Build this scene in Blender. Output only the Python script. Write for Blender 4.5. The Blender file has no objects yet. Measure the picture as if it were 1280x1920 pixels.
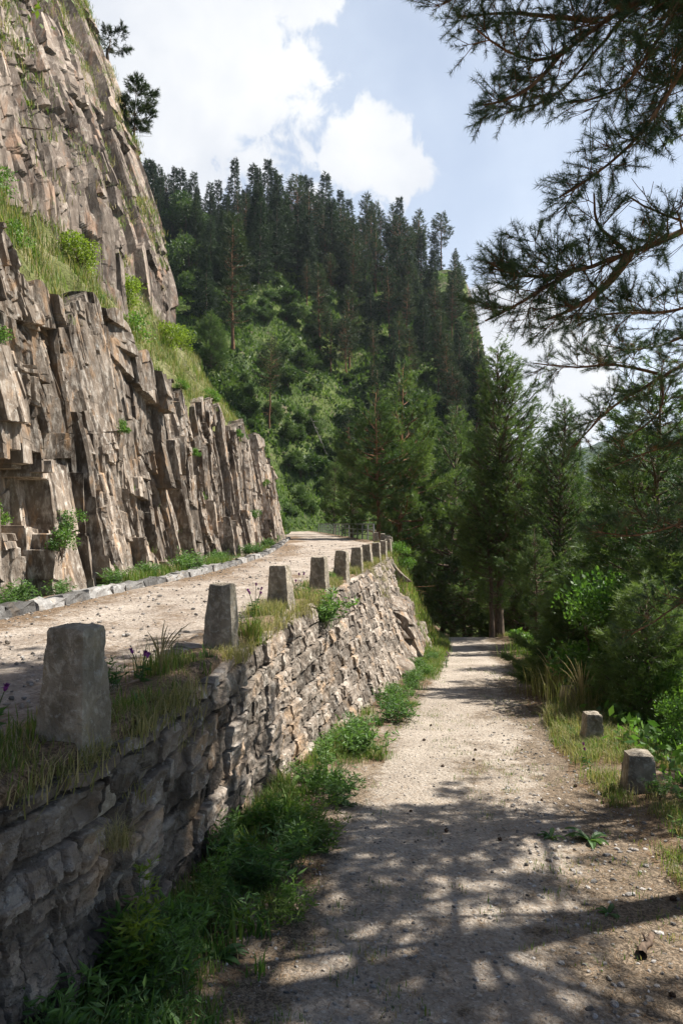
import bpy, math, random
import numpy as np
from mathutils import Vector, Matrix, Euler

# ------------------------------------------------------------------ camera, sky, sun, exposure
S = bpy.context.scene
COL = S.collection
EYE = 2.0                                    # metres above the footpath below the camera
cam_d = bpy.data.cameras.new("camera")
cam_d.sensor_fit = 'VERTICAL'; cam_d.sensor_height = 36.0; cam_d.lens = 24.0
cam_d.shift_y = 30 / 1920
cam_d.clip_start = 0.05; cam_d.clip_end = 8000
cam = bpy.data.objects.new("camera", cam_d); COL.objects.link(cam)
cam.location = (0, 0, EYE); cam.rotation_euler = (math.radians(90), 0, 0)
S.camera = cam

SUN_AZ, SUN_EL = math.radians(72), math.radians(53)      # azimuth from +Y towards +X
SUN_DIR = Vector((math.sin(SUN_AZ) * math.cos(SUN_EL), math.cos(SUN_AZ) * math.cos(SUN_EL), math.sin(SUN_EL)))
sun_d = bpy.data.lights.new("sun", 'SUN'); sun_d.energy = 5.0; sun_d.angle = math.radians(0.53); sun_d.color = (1, .955, .88)
sun = bpy.data.objects.new("sun", sun_d); COL.objects.link(sun)
sun.rotation_euler = (-SUN_DIR).to_track_quat('-Z', 'Y').to_euler(); sun.location = (30, 20, 60)

S.view_settings.view_transform = 'Standard'; S.view_settings.look = 'None'
S.view_settings.gamma = 1; S.view_settings.exposure = 1.18
try:
    S.cycles.use_denoising = True
    S.cycles.max_bounces = 8; S.cycles.diffuse_bounces = 3; S.cycles.glossy_bounces = 2
    S.cycles.transmission_bounces = 4; S.cycles.transparent_max_bounces = 8; S.cycles.volume_bounces = 0
    S.cycles.use_adaptive_sampling = True; S.cycles.adaptive_threshold = 0.01
except Exception:
    pass


def node(nt, t, ins=None, **props):
    n = nt.nodes.new(t)
    for k, v in props.items():
        setattr(n, k, v)
    for k, v in (ins or {}).items():
        s = n.inputs[k]
        if isinstance(v, bpy.types.NodeSocket):
            nt.links.new(v, s)
        else:
            s.default_value = v
    return n


def math_(nt, op, a, b=0.0, clamp=False):
    n = node(nt, 'ShaderNodeMath', {0: a, 1: b}, operation=op); n.use_clamp = clamp
    return n.outputs[0]


def sstep(nt, x, a, b, lo=0.0, hi=1.0):
    n = node(nt, 'ShaderNodeMapRange', {'Value': x, 'From Min': a, 'From Max': b, 'To Min': lo, 'To Max': hi}, interpolation_type='SMOOTHSTEP')
    return n.outputs[0]


def mixc(nt, f, a, b, blend='MIX'):
    n = node(nt, 'ShaderNodeMix', {}, data_type='RGBA', blend_type=blend)
    for k, v in ((0, f), (6, a), (7, b)):
        if isinstance(v, bpy.types.NodeSocket):
            nt.links.new(v, n.inputs[k])
        else:
            n.inputs[k].default_value = v if k == 0 else (*v, 1)
    return n.outputs[2]


def px_dir(X, Y):
    return Vector((X - 640, 1280, 990 - Y)).normalized()


W = bpy.data.worlds.new("World"); S.world = W; W.use_nodes = True
nt = W.node_tree; nt.nodes.clear()
sky = node(nt, 'ShaderNodeTexSky', sky_type='NISHITA', sun_disc=False, sun_elevation=SUN_EL, sun_rotation=SUN_AZ,
           altitude=1200, air_density=1.0, dust_density=1.2, ozone_density=1.0)
tc = node(nt, 'ShaderNodeTexCoord').outputs['Generated']
nz = node(nt, 'ShaderNodeTexNoise', {'Vector': tc, 'Scale': 7.0, 'Detail': 9.0, 'Roughness': .58, 'Distortion': .15}).outputs[0]
nz2 = node(nt, 'ShaderNodeTexNoise', {'Vector': tc, 'Scale': 2.6, 'Detail': 6.0, 'Roughness': .55}).outputs[0]
nz3 = node(nt, 'ShaderNodeTexNoise', {'Vector': tc, 'Scale': 26.0, 'Detail': 8.0, 'Roughness': .6, 'Distortion': .3}).outputs[0]
field = None
for (X, Y, r) in ((300, 130, .20), (200, 40, .22), (400, 40, .10), (430, 200, .060), (300, 280, .12), (560, -40, .06), (690, 275, .060), (750, 330, .050), (640, 300, .030),
                  (950, 655, .085), (1010, 740, .11), (900, 590, .045)):
    d = node(nt, 'ShaderNodeVectorMath', {0: tc, 1: px_dir(X, Y)}, operation='DISTANCE').outputs['Value']
    m = math_(nt, 'SUBTRACT', 1.0, math_(nt, 'DIVIDE', d, r * 1.08))
    field = m if field is None else math_(nt, 'MAXIMUM', field, m)
f = math_(nt, 'ADD', math_(nt, 'MAXIMUM', field, -.6), math_(nt, 'ADD', math_(nt, 'MULTIPLY', math_(nt, 'SUBTRACT', nz, .5), 1.1), math_(nt, 'MULTIPLY', math_(nt, 'SUBTRACT', nz3, .5), 1.5)))
mask = sstep(nt, f, .02, .30)
inner = sstep(nt, math_(nt, 'ADD', nz2, math_(nt, 'MULTIPLY', nz, .5)), .55, .95)
cloudc = mixc(nt, inner, (5.6, 5.9, 6.5), (7.4, 7.5, 7.6))
thin = math_(nt, 'MULTIPLY', sstep(nt, nz2, .40, .75), .22)
hz = node(nt, 'ShaderNodeSeparateXYZ', {0: tc}).outputs['Z']
hazef = math_(nt, 'ADD', math_(nt, 'ADD', .40, thin), sstep(nt, hz, .60, .05, 0, .28))
sp_ = node(nt, 'ShaderNodeSeparateXYZ', {0: tc})
hazef = math_(nt, 'MULTIPLY', hazef, math_(nt, 'MULTIPLY', sstep(nt, hz, .88, .62), sstep(nt, sp_.outputs['Y'], -.2, .5)))
blue = mixc(nt, hazef, sky.outputs[0], (7.2, 7.9, 8.8))
mulc = mixc(nt, 1.0, blue, (1.0, 1.0, 1.0), 'MULTIPLY')
final = mixc(nt, mask, mulc, cloudc)
bg = node(nt, 'ShaderNodeBackground', {'Color': final, 'Strength': .061})
out = node(nt, 'ShaderNodeOutputWorld', {'Surface': bg.outputs[0]})

# ------------------------------------------------------------------ numpy noise
def _hash(ix, iy, iz, seed):
    h = (ix.astype(np.int64) * 374761393 + iy.astype(np.int64) * 668265263 + iz.astype(np.int64) * 2147483647 + seed * 974711) & 0xffffffff
    h = ((h ^ (h >> 13)) * 1274126177) & 0xffffffff
    h = ((h ^ (h >> 16)) * 2246822519) & 0xffffffff
    return ((h ^ (h >> 15)) & 0xffffff) / float(0xffffff)


def vnoise(x, y, z=None, seed=0):
    x = np.asarray(x, float); y = np.asarray(y, float)
    z = np.zeros_like(x) if z is None else np.asarray(z, float)
    ix, iy, iz = np.floor(x), np.floor(y), np.floor(z)
    fx, fy, fz = x - ix, y - iy, z - iz
    fx, fy, fz = (f * f * (3 - 2 * f) for f in (fx, fy, fz))
    r = 0
    for dx in (0, 1):
        for dy in (0, 1):
            for dz in (0, 1):
                w = (fx if dx else 1 - fx) * (fy if dy else 1 - fy) * (fz if dz else 1 - fz)
                r = r + w * _hash(ix + dx, iy + dy, iz + dz, seed)
    return r * 2 - 1


def fbm(x, y, z=None, octv=4, seed=0, gain=.5):
    a, s, t = 1.0, 0.0, 0.0
    x = np.asarray(x, float); y = np.asarray(y, float)
    z = np.zeros_like(x) if z is None else np.asarray(z, float)
    for o in range(octv):
        s = s + a * vnoise(x * 2 ** o, y * 2 ** o, z * 2 ** o, seed + o * 17); t += a; a *= gain
    return s / t


def voro(x, y, seed=0, jit=.9):
    """for the nearest and second cell: (hash, hash2, local x, local y); then F2-F1"""
    ix, iy = np.floor(x), np.floor(y)
    n = x.shape
    f1 = np.full(n, 9.0); f2 = np.full(n, 9.5); A = [np.zeros(n) for _ in range(4)]; B = [np.zeros(n) for _ in range(4)]
    zz = np.zeros_like(x)
    for dx in (-1, 0, 1):
        for dy in (-1, 0, 1):
            cx, cy = ix + dx, iy + dy
            px = cx + .5 + (_hash(cx, cy, zz, seed) - .5) * jit; py = cy + .5 + (_hash(cx, cy, zz + 1, seed) - .5) * jit
            d = np.maximum(np.abs(x - px) + .25 * np.abs(y - py), np.abs(y - py) + .25 * np.abs(x - px))
            val = (_hash(cx, cy, zz + 2, seed), _hash(cx, cy, zz + 3, seed), x - px, y - py)
            n1 = d < f1; n2 = (d < f2) & ~n1
            for k in range(4):
                B[k] = np.where(n1, A[k], np.where(n2, val[k], B[k])); A[k] = np.where(n1, val[k], A[k])
            f2 = np.where(n1, f1, np.where(n2, d, f2)); f1 = np.where(n1, d, f1)
    return A, B, f2 - f1


def slabs(x, y, seed, off, tx, ty, w=.14, crack=0.0, cw=.08):
    """stepped, tilted slabs whose edges run over a narrow ramp; returns height, cell hash, distance to the edge"""
    A, B, e = voro(x, y, seed)
    f = lambda c: (c[0] - .5) * off + c[2] * (c[1] - .45) * tx + c[3] * (c[0] - .42) * ty
    k = .5 + .5 * smooth(0, w, e)
    return f(A) * k + f(B) * (1 - k) - crack * smooth(cw, 0, e), A[0] * k + B[0] * (1 - k), e


def cells1d(t, seed, jit=.8):
    """uneven intervals along t: index, position 0..1 inside, width"""
    k = np.floor(t); z = np.zeros_like(t)
    B = lambda q: q + (_hash(q, z, z, seed) - .5) * jit
    lo = np.where(t < B(k), k - 1, np.where(t >= B(k + 1), k + 1, k))
    b0, b1 = B(lo), B(lo + 1)
    return lo, (t - b0) / (b1 - b0), b1 - b0


def blocks(u, h, wu, wh, seed, off, tx, ty, crack=0.0, cw=.03, colo=.5, slope=.8):
    """upright jointed blocks with square edges; returns height, block hash, distance to the joint in metres"""
    i, lu, w = cells1d(u / wu, seed); z = np.zeros_like(i)
    r = _hash(i, z, z + 5, seed); r2 = _hash(i, z, z + 6, seed); r3 = _hash(i, z, z + 7, seed)
    j, lh, hw = cells1d(h / wh * (.6 + .9 * r) + 17 * r2 + slope * (r3 - .5) * lu, seed + 1)
    a = _hash(i, j, z, seed + 2); b = _hash(i, j, z + 1, seed + 2); c = _hash(i, j, z + 2, seed + 2)
    e = np.minimum(lu, 1 - lu) * w * wu
    dis = (a - .5) * off * (1 - colo) + (r3 - .5) * off * colo * 1.3 + (lu - .5) * (b - .42) * tx + (lh - .5) * (c - .62) * ty
    return dis - crack * (e < cw) * (r > .45), a, e


def smooth(a, b, x):
    t = np.clip((x - a) / (b - a), 0, 1)
    return t * t * (3 - 2 * t)

# ------------------------------------------------------------------ mesh helpers
class MB:
    """collects vertices, quads and triangles; build() links them as ONE mesh object"""
    def __init__(s):
        s.v, s.q, s.t, s.tint, s.n = [], [], [], [], 0

    def add(s, v, q=None, t=None, tint=.5):
        v = np.asarray(v, float).reshape(-1, 3)
        s.v.append(v)
        s.tint.append(np.broadcast_to(np.asarray(tint, float), (len(v),)))
        if q is not None and len(q): s.q.append(np.asarray(q, np.int64).reshape(-1, 4) + s.n)
        if t is not None and len(t): s.t.append(np.asarray(t, np.int64).reshape(-1, 3) + s.n)
        s.n += len(v)
        return s

    def tube(s, pts, rad, sides=6, tint=.5, cap=True):
        pts = np.asarray(pts, float); n = len(pts); rad = np.broadcast_to(np.asarray(rad, float), (n,))
        tg = np.gradient(pts, axis=0); tg /= np.linalg.norm(tg, axis=1)[:, None] + 1e-9
        ref = np.array([0, 0, 1.0]) if abs(tg[0][2]) < .9 else np.array([1.0, 0, 0])
        a = np.cross(tg, ref); a /= np.linalg.norm(a, axis=1)[:, None] + 1e-9
        b = np.cross(tg, a)
        ang = np.arange(sides) * 2 * math.pi / sides
        v = pts[:, None] + rad[:, None, None] * (a[:, None] * np.cos(ang)[None, :, None] + b[:, None] * np.sin(ang)[None, :, None])
        i = np.arange(n - 1)[:, None] * sides; j = np.arange(sides)[None]; j2 = (j + 1) % sides
        q = np.stack([i + j, i + j2, i + sides + j2, i + sides + j], -1).reshape(-1, 4)
        base = s.n
        s.add(v, q, tint=tint)
        if cap:
            c = s.n
            s.add(pts[-1:] + tg[-1:] * rad[-1] * .3, tint=float(np.ravel(tint)[-1]))
            s.t.append(np.array([[base + (n - 1) * sides + k, base + (n - 1) * sides + (k + 1) % sides, c] for k in range(sides)]))
        return s

    def mesh(s, name, mat=None, smooth_=False):
        v = np.concatenate(s.v) if s.v else np.zeros((0, 3))
        q = np.concatenate(s.q) if s.q else np.zeros((0, 4), np.int64)
        t = np.concatenate(s.t) if s.t else np.zeros((0, 3), np.int64)
        me = bpy.data.meshes.new(name)
        me.vertices.add(len(v)); me.vertices.foreach_set('co', v.astype(np.float32).ravel())
        nl = q.size + t.size
        me.loops.add(nl); me.loops.foreach_set('vertex_index', np.concatenate([q.ravel(), t.ravel()]).astype(np.int32))
        me.polygons.add(len(q) + len(t))
        ls = np.concatenate([np.arange(len(q)) * 4, q.size + np.arange(len(t)) * 3]).astype(np.int32)
        me.polygons.foreach_set('loop_start', ls)
        if smooth_:
            me.polygons.foreach_set('use_smooth', np.ones(len(q) + len(t), bool))
        else:
            me.polygons.foreach_set('use_smooth', np.zeros(len(q) + len(t), bool))
        at = me.attributes.new('tint', 'FLOAT', 'POINT'); at.data.foreach_set('value', np.concatenate(s.tint).astype(np.float32))
        me.update(calc_edges=True)
        if mat: me.materials.append(mat)
        return me

    def build(s, name, mat, parent=None, smooth_=False):
        return link(name, s.mesh(name, mat, smooth_), parent)


def link(name, me, parent=None):
    o = bpy.data.objects.new(name, me); COL.objects.link(o)
    if parent: o.parent = parent
    return o


def grid(P, tint=.5):
    nu, nv = P.shape[:2]
    i = np.arange(nu - 1)[:, None] * nv; j = np.arange(nv - 1)[None]
    q = np.stack([i + j, i + nv + j, i + nv + j + 1, i + j + 1], -1).reshape(-1, 4)
    m = MB(); m.add(P.reshape(-1, 3), q, tint=np.asarray(tint).reshape(-1) if np.ndim(tint) else tint)
    return m


def tag(o, label=None, cat=None, group=None, kind=None):
    if label: o['label'] = label
    if cat: o['category'] = cat
    if group: o['group'] = group
    if kind: o['kind'] = kind
    return o


def thing(name, label, cat, loc=(0, 0, 0), rotz=0, scale=(1, 1, 1), group=None):
    o = bpy.data.objects.new(name, None); COL.objects.link(o)
    o.location = loc; o.rotation_euler = (0, 0, rotz); o.scale = scale; o.empty_display_size = .2
    return tag(o, label, cat, group)


def unit(a):
    return a / (np.linalg.norm(a, axis=-1, keepdims=True) + 1e-9)


def needles(C, A, k, L, wid, spread, along, rng):
    n = len(C)
    t = rng.random((n, k, 1))
    base = C[:, None] + A[:, None] * t * along
    d = unit(A[:, None] * rng.uniform(.25, 1.0, (n, k, 1)) + unit(rng.normal(size=(n, k, 3))) * spread)
    sd = unit(np.cross(d, rng.normal(size=(n, k, 3)))) * wid * .5
    tip = base + d * L * rng.uniform(.7, 1.15, (n, k, 1))
    v = np.stack([base - sd, base + sd, tip], 2).reshape(-1, 3)
    return v, np.arange(len(v)).reshape(-1, 3)


def leaves(P, D, L, wid, rng, fold=.15):
    """one pointed leaf (two triangles as a folded quad) per point"""
    n = len(P); L = np.broadcast_to(np.asarray(L, float), (n,))[:, None]; wd = np.broadcast_to(np.asarray(wid, float), (n,))[:, None]
    s = unit(np.cross(D, rng.normal(size=(n, 3)))); nn = unit(np.cross(D, s))
    mid = P + D * L * .45 + nn * wd * fold
    v = np.stack([P, mid + s * wd * .5 - nn * wd * fold * 1.5, P + D * L - nn * L * .12, mid - s * wd * .5 - nn * wd * fold * 1.5], 1).reshape(-1, 3)
    return v, np.arange(len(v)).reshape(-1, 4)


def blades(P, h, wid, rng, lean=.5, up=None):
    """grass blades of two bent segments"""
    n = len(P); h = np.broadcast_to(np.asarray(h, float), (n,))[:, None]
    az = rng.uniform(0, 2 * math.pi, n); ld = np.stack([np.cos(az), np.sin(az), np.zeros(n)], 1)
    ln = rng.uniform(.1, 1, (n, 1)) * lean
    s = np.stack([-np.sin(az), np.cos(az), np.zeros(n)], 1) * wid * .5
    z = np.array([0, 0, 1.0])
    m = P + z * h * .55 + ld * h * ln * .3
    tp = P + z * h * (1 - ln * .35) + ld * h * ln
    v = np.stack([P - s, P + s, m + s * .8, m - s * .8, tp], 1).reshape(-1, 3)
    b = np.arange(n)[:, None] * 5
    return v, b + np.array([[0, 1, 2, 3]]), b + np.array([[3, 2, 4]])

# ------------------------------------------------------------------ materials
def new_mat(name):
    m = bpy.data.materials.new(name); m.use_nodes = True
    nt = m.node_tree; nt.nodes.clear()
    o = node(nt, 'ShaderNodeOutputMaterial')
    return m, nt, o


def attr(nt, n='tint'):
    return node(nt, 'ShaderNodeAttribute', attribute_name=n).outputs['Fac']


def coords(nt, scale=(1, 1, 1), rot=(0, 0, 0)):
    c = node(nt, 'ShaderNodeTexCoord').outputs['Object']
    return node(nt, 'ShaderNodeMapping', {'Vector': c, 'Scale': scale, 'Rotation': rot}).outputs[0]


def noise(nt, v, s, det=5, rough=.6, dist=0):
    return node(nt, 'ShaderNodeTexNoise', {'Vector': v, 'Scale': s, 'Detail': det, 'Roughness': rough, 'Distortion': dist}).outputs[0]


def principled(nt, out, col, rough=.9, spec=.2, bump=None, bstr=.5, bdist=.02):
    p = node(nt, 'ShaderNodeBsdfPrincipled', {'Roughness': rough, 'Specular IOR Level': spec})
    if isinstance(col, bpy.types.NodeSocket): nt.links.new(col, p.inputs['Base Color'])
    else: p.inputs['Base Color'].default_value = (*col, 1)
    if bump is not None:
        b = node(nt, 'ShaderNodeBump', {'Height': bump, 'Strength': bstr, 'Distance': bdist})
        nt.links.new(b.outputs[0], p.inputs['Normal'])
    nt.links.new(p.outputs[0], out.inputs[0])
    return p


def mat_rock(name, dark, mid, light, ochre, stretch, rot=(0, 0, 0), fine=14, lichen=.35, moss=None, bstr=.6):
    m, nt, o = new_mat(name)
    c = coords(nt, stretch, rot); c1 = coords(nt)
    a = noise(nt, c, .9, 7, .62, .4); b = noise(nt, c, 5.0, 6, .65, .3); g = noise(nt, c1, fine, 5, .7)
    t = attr(nt)
    col = mixc(nt, sstep(nt, a, .3, .66), dark, mid)
    col = mixc(nt, sstep(nt, b, .45, .72, 0, .75), col, light)
    oc = noise(nt, c, 1.7, 4, .6, .5)
    col = mixc(nt, sstep(nt, oc, .53, .69, 0, .55), col, ochre)
    li = noise(nt, c1, fine * .8, 4, .75)
    col = mixc(nt, sstep(nt, li, .60, .68, 0, lichen), col, (.52, .52, .48))
    dk = noise(nt, c1, fine * .5, 5, .7, .3)
    col = mixc(nt, sstep(nt, dk, .60, .72, 0, .55), col, tuple(x * .4 for x in dark))
    if moss:
        mo = noise(nt, c1, 2.2, 5, .65)
        col = mixc(nt, sstep(nt, mo, .60, .70, 0, .5), col, moss)
    tv = sstep(nt, t, 0, 1, .45, 1.5)
    vv = node(nt, 'ShaderNodeCombineXYZ', {0: tv, 1: tv, 2: tv}).outputs[0]
    mm = node(nt, 'ShaderNodeMix', {}, data_type='RGBA', blend_type='MULTIPLY'); mm.inputs[0].default_value = 1
    nt.links.new(col, mm.inputs[6]); nt.links.new(vv, mm.inputs[7])
    st = noise(nt, c, 17.0, 4, .7, .2)
    h = math_(nt, 'ADD', math_(nt, 'MULTIPLY', b, .8), math_(nt, 'ADD', math_(nt, 'MULTIPLY', g, .5), math_(nt, 'MULTIPLY', st, .22)))
    principled(nt, o, mm.outputs[2], .92, .15, h, bstr, .05)
    return m


def mat_ground(name, base, light, pebble, litter, grit=55, patch=1.2):
    """gravel and sand (tint 0) fading to soil and needle litter (tint 1)"""
    m, nt, o = new_mat(name)
    c = coords(nt); t = attr(nt)
    n1 = noise(nt, c, patch, 6, .62); n2 = noise(nt, c, grit, 4, .7); n3 = noise(nt, c, 9, 5, .65)
    vr = node(nt, 'ShaderNodeTexVoronoi', {'Vector': c, 'Scale': grit * 1.1, 'Randomness': 1.0})
    vr2 = node(nt, 'ShaderNodeTexVoronoi', {'Vector': c, 'Scale': grit * .42, 'Randomness': 1.0})
    col = mixc(nt, sstep(nt, n1, .34, .68), base, light)
    sep = node(nt, 'ShaderNodeSeparateColor', {0: vr.outputs['Color']}); sep2 = node(nt, 'ShaderNodeSeparateColor', {0: vr2.outputs['Color']})
    col = mixc(nt, sstep(nt, sep.outputs[0], .70, .95, 0, .35), col, pebble)
    col = mixc(nt, sstep(nt, sep.outputs[1], .72, .95, 0, .4), col, tuple(x * .42 for x in base))
    col = mixc(nt, math_(nt, 'MULTIPLY', sstep(nt, sep2.outputs[0], .92, .96, 0, .5), sstep(nt, vr2.outputs['Distance'], .42, .25)), col, pebble)
    col = mixc(nt, math_(nt, 'MULTIPLY', sstep(nt, sep2.outputs[2], .93, .96, 0, .5), sstep(nt, vr2.outputs['Distance'], .40, .22)), col, tuple(x * .3 for x in base))
    col = mixc(nt, sstep(nt, n3, .56, .72, 0, .5), col, tuple(x * .55 for x in base))
    cl = coords(nt, (1, 1, 1)); st = noise(nt, cl, 26, 6, .75, 1.5)
    lit = mixc(nt, sstep(nt, st, .40, .64), tuple(x * .4 for x in litter), tuple(min(1, x * 1.5) for x in litter))
    f = sstep(nt, math_(nt, 'ADD', t, math_(nt, 'MULTIPLY', math_(nt, 'SUBTRACT', n3, .5), 1.2)), .30, .75)
    col = mixc(nt, f, col, lit)
    h = math_(nt, 'ADD', math_(nt, 'MULTIPLY', vr2.outputs['Distance'], -.6), math_(nt, 'ADD', n2, math_(nt, 'MULTIPLY', n3, 1.4)))
    principled(nt, o, col, .95, .12, h, .9, .03)
    return m


def mat_leaf(name, dark, light, dry=None, trans=.35, rough=.55, spec=.25, nscale=1.5, patch=.5):
    m, nt, o = new_mat(name)
    t = attr(nt); rnd = node(nt, 'ShaderNodeObjectInfo').outputs['Random']
    n = noise(nt, coords(nt), nscale, 3, .6)
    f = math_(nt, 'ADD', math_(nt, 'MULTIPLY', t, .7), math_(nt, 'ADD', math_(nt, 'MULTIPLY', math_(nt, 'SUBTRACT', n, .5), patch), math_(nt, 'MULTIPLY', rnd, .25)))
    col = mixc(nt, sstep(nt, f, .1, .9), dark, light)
    if dry:
        col = mixc(nt, sstep(nt, t, .90, .93), col, dry)
    p = principled(nt, o, col, rough, spec)
    tr = node(nt, 'ShaderNodeBsdfTranslucent', {})
    bright = mixc(nt, 1.0, col, (1.25, 1.35, .7), 'MULTIPLY'); nt.links.new(bright, tr.inputs[0])
    mx = node(nt, 'ShaderNodeMixShader', {0: trans, 1: p.outputs[0], 2: tr.outputs[0]})
    nt.links.new(mx.outputs[0], o.inputs[0])
    return m


def mat_bark(name, dark, light, stretch=(6, 6, 1.2)):
    m, nt, o = new_mat(name)
    n = noise(nt, coords(nt, stretch), 3.0, 6, .65, .4); t = attr(nt)
    col = mixc(nt, sstep(nt, n, .35, .65), dark, light)
    col = mixc(nt, sstep(nt, t, .5, 1, 0, .8), col, tuple(min(1, x * 1.5) for x in light))
    principled(nt, o, col, .9, .15, n, .8, .02)
    return m


def mat_simple(name, a, b, scale=8, rough=.7, spec=.3, metal=0, bstr=.3):
    m, nt, o = new_mat(name)
    n = noise(nt, coords(nt), scale, 5, .65)
    p = principled(nt, o, mixc(nt, sstep(nt, n, .35, .65), a, b), rough, spec, n, bstr, .01)
    p.inputs['Metallic'].default_value = metal
    return m


M = {}
M['cliff'] = mat_rock('schist cliff rock', (.070, .053, .040), (.225, .180, .140), (.48, .43, .37), (.36, .215, .11), (2.2, 2.2, .9), fine=9, lichen=.4)
M['high'] = mat_rock('high cliff rock', (.075, .056, .045), (.195, .156, .124), (.38, .32, .265), (.29, .17, .105), (1.6, 1.0, .25), (math.radians(0), math.radians(-25), 0), fine=6, lichen=.2, moss=(.10, .115, .045))
M['wall'] = mat_rock('wall stone', (.080, .064, .050), (.245, .20, .16), (.47, .42, .36), (.36, .235, .135), (1, 1, 1.6), fine=26, lichen=.5, bstr=1.0)
M['granite'] = mat_rock('weathered granite', (.18, .152, .115), (.38, .325, .25), (.58, .52, .43), (.25, .20, .11), (4, 4, 3), fine=30, lichen=.55, moss=(.12, .12, .05), bstr=.9)
M['kerb'] = mat_rock('pale kerb stone', (.11, .104, .097), (.18, .172, .162), (.31, .30, .285), (.22, .17, .12), (2, 2, 2), fine=20, lichen=.4)
M['pebble'] = mat_rock('loose stones', (.16, .145, .13), (.28, .255, .23), (.46, .44, .41), (.30, .23, .16), (3, 3, 3), fine=40, lichen=.3)
M['path'] = mat_ground('footpath gravel', (.30, .25, .20), (.42, .358, .292), (.56, .52, .46), (.205, .158, .112))
M['road'] = mat_ground('road gravel', (.26, .212, .17), (.41, .35, .29), (.55, .50, .45), (.20, .14, .09), grit=40)
M['soil'] = mat_ground('verge soil', (.20, .155, .11), (.30, .24, .175), (.42, .38, .33), (.15, .10, .06), grit=45)
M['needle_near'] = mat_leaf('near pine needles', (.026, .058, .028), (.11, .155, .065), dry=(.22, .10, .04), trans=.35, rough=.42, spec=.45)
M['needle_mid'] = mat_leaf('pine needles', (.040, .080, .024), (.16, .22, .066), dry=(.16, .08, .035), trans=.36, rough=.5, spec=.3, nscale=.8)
M['needle_dark'] = mat_leaf('dark fir needles', (.024, .055, .020), (.085, .14, .048), trans=.3, rough=.5, spec=.3, nscale=.6)
M['needle_far'] = mat_leaf('hillside spruce needles', (.012, .028, .014), (.046, .074, .032), trans=.18, rough=.6, spec=.2, nscale=.25)
M['needle_farpine'] = mat_leaf('hillside pine needles', (.018, .036, .015), (.070, .092, .038), trans=.2, rough=.6, spec=.2, nscale=.3)
M['leaf'] = mat_leaf('broad leaves', (.045, .105, .022), (.15, .26, .05), trans=.45, rough=.45, spec=.35)
M['leaf_far'] = mat_leaf('hillside broad leaves', (.028, .062, .016), (.085, .128, .036), trans=.35, rough=.55, nscale=.5)
M['leaf_yellow'] = mat_leaf('yellow green leaves', (.10, .16, .02), (.24, .30, .05), trans=.5, rough=.45, spec=.3)
M['herb'] = mat_leaf('herb leaves', (.036, .092, .026), (.14, .24, .065), trans=.4, rough=.45, spec=.35)
M['grass'] = mat_leaf('green grass', (.060, .115, .022), (.18, .25, .055), dry=(.30, .245, .12), trans=.4, rough=.6)
M['drygrass'] = mat_leaf('bleached grass', (.13, .145, .045), (.27, .245, .115), dry=(.36, .30, .17), trans=.4, rough=.7)
M['bark'] = mat_bark('pine bark', (.055, .040, .030), (.17, .12, .085))
M['bark_red'] = mat_bark('orange pine bark', (.080, .044, .026), (.27, .14, .075))
M['deadwood'] = mat_bark('bleached dead wood', (.14, .12, .10), (.33, .30, .26))
M['steel'] = mat_simple('galvanised steel', (.16, .165, .17), (.26, .265, .27), 20, .5, .5, .5)
M['petal'] = mat_simple('purple petals', (.14, .02, .14), (.25, .05, .25), 30, .6)
M['cone'] = mat_simple('brown cone scales', (.035, .020, .012), (.09, .055, .035), 60, .8)
M['stem'] = mat_simple('green stems', (.06, .09, .03), (.10, .13, .05), 20, .7)

# ------------------------------------------------------------------ layout curves (y = distance ahead of the camera)
def crv(*p):
    xs = np.array([a for a, _ in p], float); ys = np.array([b for _, b in p], float)
    def f(d):
        d = np.asarray(d, float); w = .06 * np.abs(d) + .2
        return (np.interp(d - w, xs, ys) + 2 * np.interp(d, xs, ys) + np.interp(d + w, xs, ys)) / 4
    return f


road_r = crv((-6, -3.0), (1.4, -1.62), (2.6, -1.34), (3.5, -1.12), (5.94, -.93), (8.58, -.65), (11.2, -.24), (13.9, .15), (16.5, .52), (19.1, .90), (21.8, 1.28), (26, 1.95), (30, 2.25), (35, 2.2), (40, 1.85), (60, -.3), (80, -2.4), (95, -5), (120, -12))
road_l = crv((-6, -4.4), (7.7, -3.9), (10.75, -3.62), (15.8, -3.1), (24, -2.75), (35, -2.95), (45, -3.4), (60, -4.2), (80, -5.3), (95, -8), (120, -18))
road_z = crv((-6, .95), (20, .95), (26, .98), (40, 1.2), (60, 1.33), (80, 1.46), (95, 1.6), (120, 1.7))
wall_b = crv((-6, -2.2), (2, -1.55), (3.6, -1.30), (7.07, -.77), (10.2, 0), (14.9, 1.16), (22, 2.5), (28, 3.6), (36, 4.0), (60, 4.5), (120, 5))
path_l = crv((-6, -.9), (3, -.62), (4.4, -.41), (6.7, .05), (10.6, .83), (14.9, 1.74), (26.4, 4.0), (33, 4.9), (45, 4.6), (60, 6), (120, 6))
path_r = crv((-6, 2.1), (4, 2.2), (6.7, 2.57), (8.77, 2.78), (12, 3.4), (14.9, 4.0), (21, 5.2), (29.4, 7.0), (36, 7.9), (45, 7.8), (60, 9), (120, 9))


def path_z(d):
    d = np.asarray(d, float)
    return np.where(d < 33.5, -.1 * d, np.where(d < 50, -3.35 - .30 * (d - 33.5), -8.3 - .02 * (d - 50)))


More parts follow.
